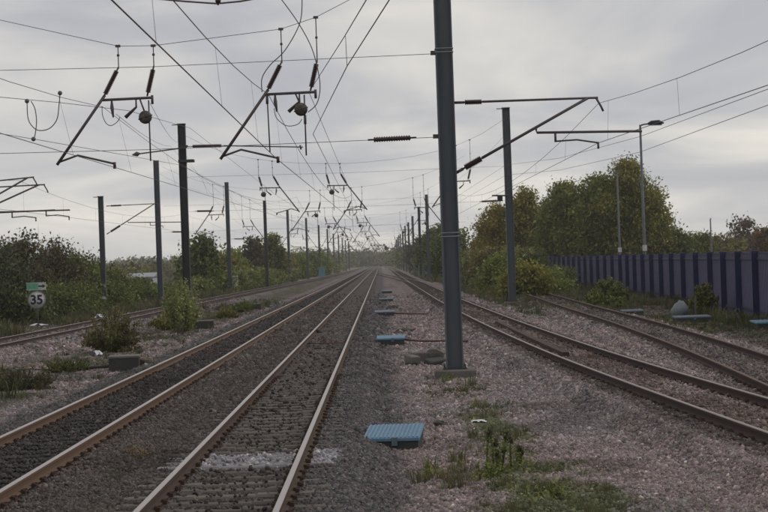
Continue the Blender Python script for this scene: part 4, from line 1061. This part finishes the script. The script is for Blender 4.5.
# right-hand trees behind the fence
tree(14.6, 238, 10.0, 6.0, 'yellow olive tree just right of the tall right mast', YEL, 520, seed=21)
tree(18.2, 236, 11.9, 6.4, 'yellowing tree left of the dark green trees behind the fence end', YEL + OLIVE, 580, seed=22)
tree(22.4, 229, 12.6, 7.0, 'dark green tree behind the left end of the fence', GREEN + OLIVE, 700, seed=23, ragged=.15)
tree(26.0, 226, 13.2, 7.4, 'bushy green tree in the middle of the clump behind the fence', GREEN + OLIVE, 760, seed=24, ragged=.15)
tree(29.4, 224, 14.6, 7.6, 'tallest green tree of the clump, behind the two lamp posts', GREEN + OLIVE + YEL, 820, seed=25, ragged=.18)
tree(31.9, 222, 10.6, 4.4, 'ragged yellow green tree at the right end of the clump', OLIVE + YEL + GREEN, 420, seed=26, ragged=.5)
tree(34.8, 224, 5.4, 4.4, 'low dark tree right of the tall lamp post', DARK + GREEN, 300, seed=27)
tree(40.0, 238, 4.6, 6.0, 'low dark bushy tree right of the clump behind the fence', DARK + OLIVE, 280, seed=28)
for i, (X, Y, h, w, p, lb) in enumerate((
    (48, 300, 4.6, 9, OLIVE, 'low olive hedge tree behind the fence, left of the bare tree'), (56, 310, 4.6, 9, BROWN + OLIVE, 'brownish low tree under the bare tree behind the fence'),
    (62.5, 322, 8.6, 7, BROWN, 'thin brown nearly bare tree above the fence near the right edge'), (66, 310, 4.4, 9, OLIVE + DARK, 'dark low tree between the bare tree and the orange tree'),
    (61.5, 300, 6.4, 5, [(.17, .085, .025), (.11, .07, .03), (.08, .07, .03)], 'orange brown tree at the right edge above the fence'), (72, 330, 5, 10, DARK, 'dark low tree farthest right above the fence'))):
    tree(X, Y, h, w, lb, p, 260 if p is not BROWN else 170, per=20, size=.24, spread=.5, seed=40 + i, ragged=.45)
# undergrowth right of the right track, towards the fence end
ug = [(10.2, 132, 2.0, 3.4, OLIVE), (11.4, 145, 2.6, 4.0, DARK), (10.0, 160, 2.8, 3.6, GREEN), (12.5, 168, 3.0, 4.5, DARK + OLIVE), (10.4, 185, 3.4, 4.2, OLIVE + BROWN), (14.0, 190, 3.6, 5.0, DARK), (11.0, 210, 4.0, 4.6, DARK + GREEN), (15.2, 212, 3.8, 5, OLIVE)]
for i, (X, Y, h, w, p) in enumerate(ug):
    bush(X, Y, h, w, ['low olive bramble at the foot of the tall right mast', 'dark shrub behind the foot of the tall right mast', 'green shrub left of the tall right mast', 'dark olive shrub right behind the tall right mast',
                      'brownish shrub between the big mast and the tall right mast', 'dark shrub in front of the yellow olive tree', 'green shrub seen just right of the big mast', 'olive shrub below the yellowing tree'][i], p, n=220, size=.11, spread=.32, seed=60 + i)
tree(8.9, 268, 6.4, 4.6, 'dark tree directly right of the big mast in the distance', DARK + GREEN, 300, seed=70)
tree(10.6, 300, 9.0, 6.0, 'dark green tree left of the big mast, nearest of the far right row', DARK + GREEN, 420, size=.22, seed=71)
tree(9.8, 345, 8.6, 6.0, 'green tree second of the far right row beside the masts', GREEN + DARK, 380, size=.24, seed=72)
tree(10.2, 400, 8.0, 6.5, 'dark tree third of the far right row beside the masts', DARK, 340, size=.26, seed=73)
tree(10.4, 470, 8.0, 7, 'dark tree fourth of the far right row beside the masts', DARK + BROWN, 320, size=.3, seed=74)
shrub(12.0, 103, 1.0, 2.6, 'low green weeds bush beside the siding at the fence', GREEN + PALE, 80, 50, .06, .5, 80)
shrub(13.4, 112, 1.5, 2.6, 'dark green bush against the middle of the fence', DARK + GREEN, 80, 50, .06, .5, 81)
shrub(14.6, 122, 1.3, 3.0, 'grey green bush further along the fence', OLIVE + PALE, 80, 50, .06, .5, 82)
bush(12.2, 140, 1.6, 3.4, 'bramble bush at the left end of the siding', GREEN, n=140, seed=83)
shrub(15.0, 88, 1.35, 1.6, 'dark weedy bush against the fence right of the sack', DARK + OLIVE, 80, 50, .06, .5, 84)
bush(15.2, 160, 1.8, 3.4, 'green bush at the foot of the far fence end', GREEN + DARK, n=140, seed=85)
bush(13.6, 178, 2.0, 3.6, 'olive bush left of the far fence end', OLIVE, n=140, seed=86)
# left hedge
lh = [(-25.5, 106, 4.1, 4.6, DARK + BROWN, 'tall brown topped shrub between the left edge and the speed sign'), (-26.2, 116, 4.3, 5.0, DARK + BROWN, 'tall dark shrub at the left edge of the picture'), (-23.0, 112, 4.4, 4.6, DARK, 'dark shrub with ragged top behind the speed sign'),
      (-23.2, 122, 5.4, 4.6, BROWN + DARK, 'reddish brown ragged shrub right of the speed sign'), (-23.0, 133, 5.2, 5.4, DARK + BROWN, 'tall brownish shrub left of the short mast'),
      (-23.4, 144, 4.4, 4.8, DARK + GREEN, 'dark shrub directly behind the short mast'), (-23.0, 160, 2.9, 4.4, DARK + OLIVE, 'dark shrub right of the short mast'),
      (-23.0, 178, 1.9, 4.4, GREEN + DARK, 'low shrub behind the two left masts'), (-29.5, 146, 5.4, 6, DARK, 'dark shrub in the back row left of the short mast'), (-27, 126, 5.6, 6, DARK + BROWN, 'back row shrub above the speed sign')]
for i, (X, Y, h, w, p, lb) in enumerate(lh):
    bush(X, Y, h, w, lb, p, n=420, size=.10, spread=.34, seed=100 + i, lobes=9, ragged=.50, trunk=.09, twigs=90)
lf = [(-21.2, 112, 2.0, 3.4), (-20.7, 120, 2.0, 4.4), (-20.9, 129, 1.9, 4.4), (-20.6, 143, 1.8, 4.2), (-20.2, 158, 1.4, 4.0), (-19.8, 174, 1.3, 3.8), (-23.6, 112, 2.0, 3.6)]
for i, (X, Y, h, w) in enumerate(lf):
    bush(X, Y, h, w, ['low green bramble right behind the speed sign', 'low green bramble right of the speed sign', 'green bramble left of the short mast foot', 'green bramble behind the short mast foot',
                      'green bramble left of the blue grey mast foot', 'green bramble beyond the blue grey mast foot', 'low green bramble at the left picture edge'][i], DARK + GREEN, n=240, size=.09, spread=.28, seed=120 + i)
lm = [(-19.4, 205, 6.4, 5.4, DARK + GREEN, 'dark green tree right of the dark left mast'), (-18.8, 232, 4.4, 4.4, YEL + PALE, 'yellow green bush left of the first receding left mast'), (-19.8, 250, 5.4, 5, GREEN, 'green tree right behind the first receding left mast'),
      (-19.6, 292, 7.6, 5.0, DARK + BROWN, 'tall brown green tree by the second receding left mast'), (-17.6, 310, 8.6, 4.6, DARK + OLIVE, 'tall dark tree behind the second receding left mast'), (-18.5, 345, 5.6, 6, OLIVE, 'olive bush by the third receding left mast'),
      (-17.2, 385, 5.0, 6, GREEN, 'green bush by the fourth receding left mast'), (-16.5, 430, 5.4, 7, DARK + GREEN, 'dark green bush by the fifth receding left mast'), (-15.6, 480, 5.6, 7, GREEN, 'rounded green tree far along the left row of masts')]
for i, (X, Y, h, w, p, lb) in enumerate(lm):
    tree(X, Y, h, w, lb, p, 300, per=24, size=.20, spread=.42, seed=140 + i, low=.04)
for i, (X, Y, h, w) in enumerate([(-18.6, 192, 1.5, 3.6), (-17.9, 208, 2.0, 3.8), (-17.6, 225, 2.2, 4), (-17.4, 245, 2.2, 4), (-17.0, 268, 2.4, 4.4), (-16.6, 290, 2.2, 4.4), (-16.4, 325, 2.4, 5)]):
    bush(X, Y, h, w, '%s low green bush along the far left track beyond the dark mast' % ords[i], GREEN + PALE, n=150, size=.15, spread=.3, seed=160 + i, group='trackside bushes on the left')
# single bushes between the tracks on the left
shrub(-9.75, 68, 1.75, 2.5, 'dark bush in front of the short mast, between the left tracks', DARK + OLIVE + BROWN, 75, 50, .040, .3, 180, .4)
shrub(-9.25, 87, 2.6, 1.9, 'pale green willowy bush in front of the dark mast', [(.26, .29, .10), (.21, .25, .09), (.29, .29, .12)], 70, 46, .045, .95, 181, .0)
shrub(-10.4, 91, 1.1, 1.9, 'low dark green bush left of the pale green bush', OLIVE, 50, 40, .045, .5, 182)
shrub(-9.4, 48.5, .60, 2.0, 'dark grassy mound at the left edge near the sooty track', DARK + BROWN, 130, 40, .022, .9, 183, .1)
shrub(-9.4, 55.5, .42, 1.6, 'low grassy mound behind the one at the left edge', DARK + OLIVE, 90, 36, .022, .9, 184, .1)
shrub(-8.9, 122, .9, 1.8, 'small green bush by the farthest grey concrete block', GREEN + PALE, seed=185)
shrub(-8.9, 108, .7, 1.4, 'yellow green weeds before the farthest grey concrete block', YEL + PALE, seed=186)

# far woods that read as one mass
def wood(name, label, spots, pal, seed, size=.9, per=10, spread=1.1):
    r = np.random.default_rng(seed); pts = []
    for (X, Y, h, w) in spots:
        k = int(max(10, 2.2 * w))
        p = r.normal(size=(k, 3)) * np.array((w * .36, 3, h * .24)) + np.array((X, Y, h * .46)); p[:, 2] = np.clip(p[:, 2], 0, h)
        pts.append(p)
    v, q, c_ = leaves(np.concatenate(pts), spread, per, size, pal, r)
    return tag(link(name, raw_mesh(name, v, q, leafm, c_)), label, 'wood', kind='stuff')
sp = [(x_, 1300 + rnd.uniform(-60, 120), rnd.uniform(7, 13) + (3 if abs(x_) < 60 else 0), 26) for x_ in np.arange(-420, 480, 11)]
sp += [(-190 + rnd.gauss(0, 90), 1640 + rnd.uniform(-60, 60), rnd.uniform(9, 15), 24) for q in range(60)]
sp += [(x_, 1240 + rnd.uniform(-20, 20), rnd.uniform(7, 11), 16) for x_ in np.arange(-60, 70, 3)]
wood('distant_wood', 'band of far trees closing the view along the horizon', sp, BROWN + OLIVE + DARK, 200)
sp = [(rnd.uniform(-26, -15) - (q - 500) * .02, q, rnd.uniform(3.5, 7), 10) for q in np.arange(500, 1250, 14)] + [(rnd.uniform(9, 16), q, rnd.uniform(5, 8.5), 10) for q in np.arange(500, 1250, 14)]
wood('lineside_wood', 'far trees and scrub running along both sides of the tracks', sp, DARK + GREEN + BROWN, 201, .45, 12, .8)
sp = [(rnd.uniform(-130, -48), rnd.uniform(320, 620), rnd.uniform(3, 5.2), 9) for q in range(70)] + [(rnd.uniform(75, 170), rnd.uniform(380, 700), rnd.uniform(3.5, 6), 9) for q in range(60)]
wood('field_hedges', 'hedges and scrub in the fields beyond the railway', sp, DARK + OLIVE + BROWN, 202, .40, 14, .8)

# ------------------------------------------------------------------ grass and weeds
grassm = mat('grass blade', None, 0.7, 0.2, 3, attr='col', inst=True, trans=0.2, spec=0.2)
def tuft_mesh(i, blades=26, h=1.0, wdt=.025, lean=.45):
    r = np.random.default_rng(300 + i); vs, fs = [], []
    for k in range(blades):
        a_ = r.random() * 6.283; rr_ = r.random() ** .5 * .35; x_, y_ = rr_ * math.cos(a_), rr_ * math.sin(a_); hh = h * (.45 + .6 * r.random())
        la = a_ + r.normal() * .8; ln = lean * (.3 + r.random()) * hh; wx, wy = -math.sin(la) * wdt, math.cos(la) * wdt
        p1 = (x_ + math.cos(la) * ln * .35, y_ + math.sin(la) * ln * .35, hh * .6); p2 = (x_ + math.cos(la) * ln, y_ + math.sin(la) * ln, hh)
        o = len(vs); vs += [(x_ - wx, y_ - wy, -.05), (x_ + wx, y_ + wy, -.05), (p1[0] + wx * .8, p1[1] + wy * .8, p1[2]), (p1[0] - wx * .8, p1[1] - wy * .8, p1[2]), p2]
        fs += [(o, o + 1, o + 2), (o, o + 2, o + 3), (o + 3, o + 2, o + 4)]
    return raw_mesh('tuft_kind', np.array(vs), np.array(fs), grassm)
tufts = [tuft_mesh(i) for i in range(5)]
TX, TY, TS = [], [], []
def patch(n, fx, fy, s, cond=None):
    X = fx(n); Y = fy(n)
    if cond is not None:
        k = cond(X, Y); X, Y = X[k], Y[k]
    TX.append(X); TY.append(Y); TS.append(s * rng.lognormal(0, .35, len(X)))
U = lambda a_, b_: (lambda n: rng.uniform(a_, b_, n)); G = lambda a_, b_: (lambda n: rng.normal(a_, b_, n))
noi = lambda th: (lambda X, Y: fbm(X * .9 + 3, Y * .45 + 8) > th)
patch(3200, G(2.0, .50), G(21.4, 3.0), .05, lambda X, Y: fbm(X * 2.2 + 5, Y * 1.1) > .45)
patch(120, G(1.95, .42), G(21.4, 2.2), .09, lambda X, Y: fbm(X * 2.2 + 5, Y * 1.1) > .5)
patch(500, G(1.75, .40), G(33, 3.6), .09, noi(.46))
patch(260, G(1.6, .40), G(41.5, 2.0), .10, noi(.40))
patch(60, G(.95, .25), G(25.5, 1.0), .14)
patch(420, U(-12.6, -7.6), U(44, 70), .16, noi(.53))
patch(700, U(-12.6, -7.8), U(66, 150), .26, noi(.50))
patch(2600, U(-24, -17), U(80, 200), .45, lambda X, Y: (fbm(X * .9 + 3, Y * .45 + 8) > .38) & ((np.abs(X / Y + .1827) > .012) | (Y > 107)))
patch(1800, U(11.0, 15.4), U(66, 130), .15, noi(.48))
patch(500, U(13.6, 15.6), U(70, 130), .30, noi(.44))
patch(1900, U(11.0, 18), U(100, 215), .32, noi(.42))
patch(1800, U(7.2, 10.8), U(90, 260), .26, noi(.42))
patch(700, U(8.6, 11.0), U(60, 125), .16, noi(.52))
patch(900, U(-20, -15.8), U(170, 330), .55, noi(.42))
patch(500, U(6.4, 9.5), U(240, 420), .6, noi(.42))
X = np.concatenate(TX); Y = np.concatenate(TY); Sx = np.concatenate(TS)
for P, a_, b_ in TR:
    k = (np.abs(X - px_(P, Y)) > 1.0) | (Y > b_); X, Y, Sx = X[k], Y[k], Sx[k]
k = ~((np.abs(X - .11) < .6) & (np.abs(Y - 30.3) < .9)); X, Y, Sx = X[k], Y[k], Sx[k]
pal = np.array([(.085, .100, .042), (.100, .108, .048), (.075, .086, .040), (.140, .120, .066), (.115, .098, .060)])
C = pal[rng.integers(0, 5, len(X))] * rng.lognormal(0, .22, (len(X), 1))
near_ = Y < 40; C[near_] = C[near_] * .5 + np.array((.150, .150, .075)) * .5 * rng.lognormal(0, .2, (near_.sum(), 1))
rot = np.zeros((len(X), 3)); rot[:, 2] = rng.uniform(0, 6.28, len(X))
scl = Sx[:, None] * np.stack([rng.uniform(.9, 1.5, len(X)), rng.uniform(.9, 1.5, len(X)), rng.uniform(.7, 1.3, len(X))], -1)
scatter('grass_tufts', np.stack([X, Y, gz(X, Y) - .01], -1), rot, scl, C, tufts, rng.integers(0, 5, len(X)), 'rough grass and low weeds growing in the stones', 'grass')

def weed(X, Y, stalks, h, label, seed, head=True, pal_=None):
    r = np.random.default_rng(seed); z = gzf(X, Y); e = thing('weed_plant', (X, Y, z), label, 'weed')
    vs, qs, cs = [], [], []
    for k in range(stalks):
        a_ = r.random() * 6.28; b0 = Vector((X + .16 * math.cos(a_) * r.random(), Y + .16 * math.sin(a_) * r.random(), z - .03)); hh = h * (.55 + .5 * r.random())
        tp = b0 + Vector((r.normal() * .05, r.normal() * .05, hh))
        mb = MB(); mb.tube([b0, b0.lerp(tp, .5) + Vector((r.normal() * .012, 0, 0)), tp], [.010, .008, .004], 5); mb.build('stalk', mat('weed stalk', (.10, .095, .05), .8, .25, 10), e)
        m_ = int(40 * hh / .5); t_ = r.random(m_) ** .8; c = np.array([tuple(b0.lerp(tp, float(q))) for q in t_]) 
        v, q, c_ = leaves(c, .012, 2, .020, pal_ or (PALE[:2] + GREEN), r); n0 = sum(len(x) for x in vs); vs.append(v); qs.append(q + n0); cs.append(c_)
        if head:
            c = np.array([tuple(b0.lerp(tp, float(q))) for q in r.uniform(.82, 1.0, 26)]); v, q, c_ = leaves(c, .016, 2, .018, [(.060, .062, .030), (.085, .075, .035)], r); n0 = sum(len(x) for x in vs); vs.append(v); qs.append(q + n0); cs.append(c_)
    base = np.array([(X, Y, z + .06)]) + r.normal(size=(30, 3)) * np.array((.13, .13, .05)); v, q, c_ = leaves(base, .05, 6, .022, pal_ or (PALE + GREEN), r); n0 = sum(len(x) for x in vs); vs.append(v); qs.append(q + n0); cs.append(c_)
    link('foliage', raw_mesh('foliage', np.concatenate(vs), np.concatenate(qs), leafm, np.concatenate(cs)), e); return e
weed(1.46, 25.2, 6, .60, 'tall weed with seed heads right of the nearest blue lid', 1)
weed(1.74, 25.9, 4, .50, 'smaller weed with dark tips right behind the tall weed', 2)
weed(1.28, 24.7, 8, .30, 'short leafy weed left of the tall weed', 3, False)
weed(1.95, 22.4, 9, .18, 'leafy weed clump in the grass patch at the bottom', 4, False)
weed(.55, 25.6, 4, .26, 'sparse weed beside the stones left of the tall weed', 5, False)
weed(1.45, 44.6, 3, .28, 'little weed in front of the mast foundation', 6, False)
weed(-3.7, 28.2, 5, .20, 'dry tan tuft between the two fast tracks', 7, False, [(.22, .15, .08), (.17, .12, .07)])

# ------------------------------------------------------------------ haze
hm_ = bpy.data.materials.new('haze'); hm_.use_nodes = True; t = hm_.node_tree; t.nodes.clear()
ho = N(t, 'ShaderNodeOutputMaterial'); pv = N(t, 'ShaderNodeVolumePrincipled')
pv.inputs['Color'].default_value = (0.95, 0.95, 0.96, 1); pv.inputs['Density'].default_value = 0.00020; pv.inputs['Anisotropy'].default_value = 0.0
t.links.new(pv.outputs[0], ho.inputs['Volume'])
mb = MB(); mb.box((0, 1195, 8.6), (3060, 2490, 20.8)); ho_ = mb.build('haze', hm_); tag(ho_, 'thin pale haze over the far end of the railway', 'haze', kind='stuff')
print('stones', NST, 'objects', len(bpy.data.objects), 'tris', sum(len(m.loop_triangles) if m.loop_triangles else sum(len(p.vertices) - 2 for p in m.polygons) for m in bpy.data.meshes if len(m.polygons) < 400000))
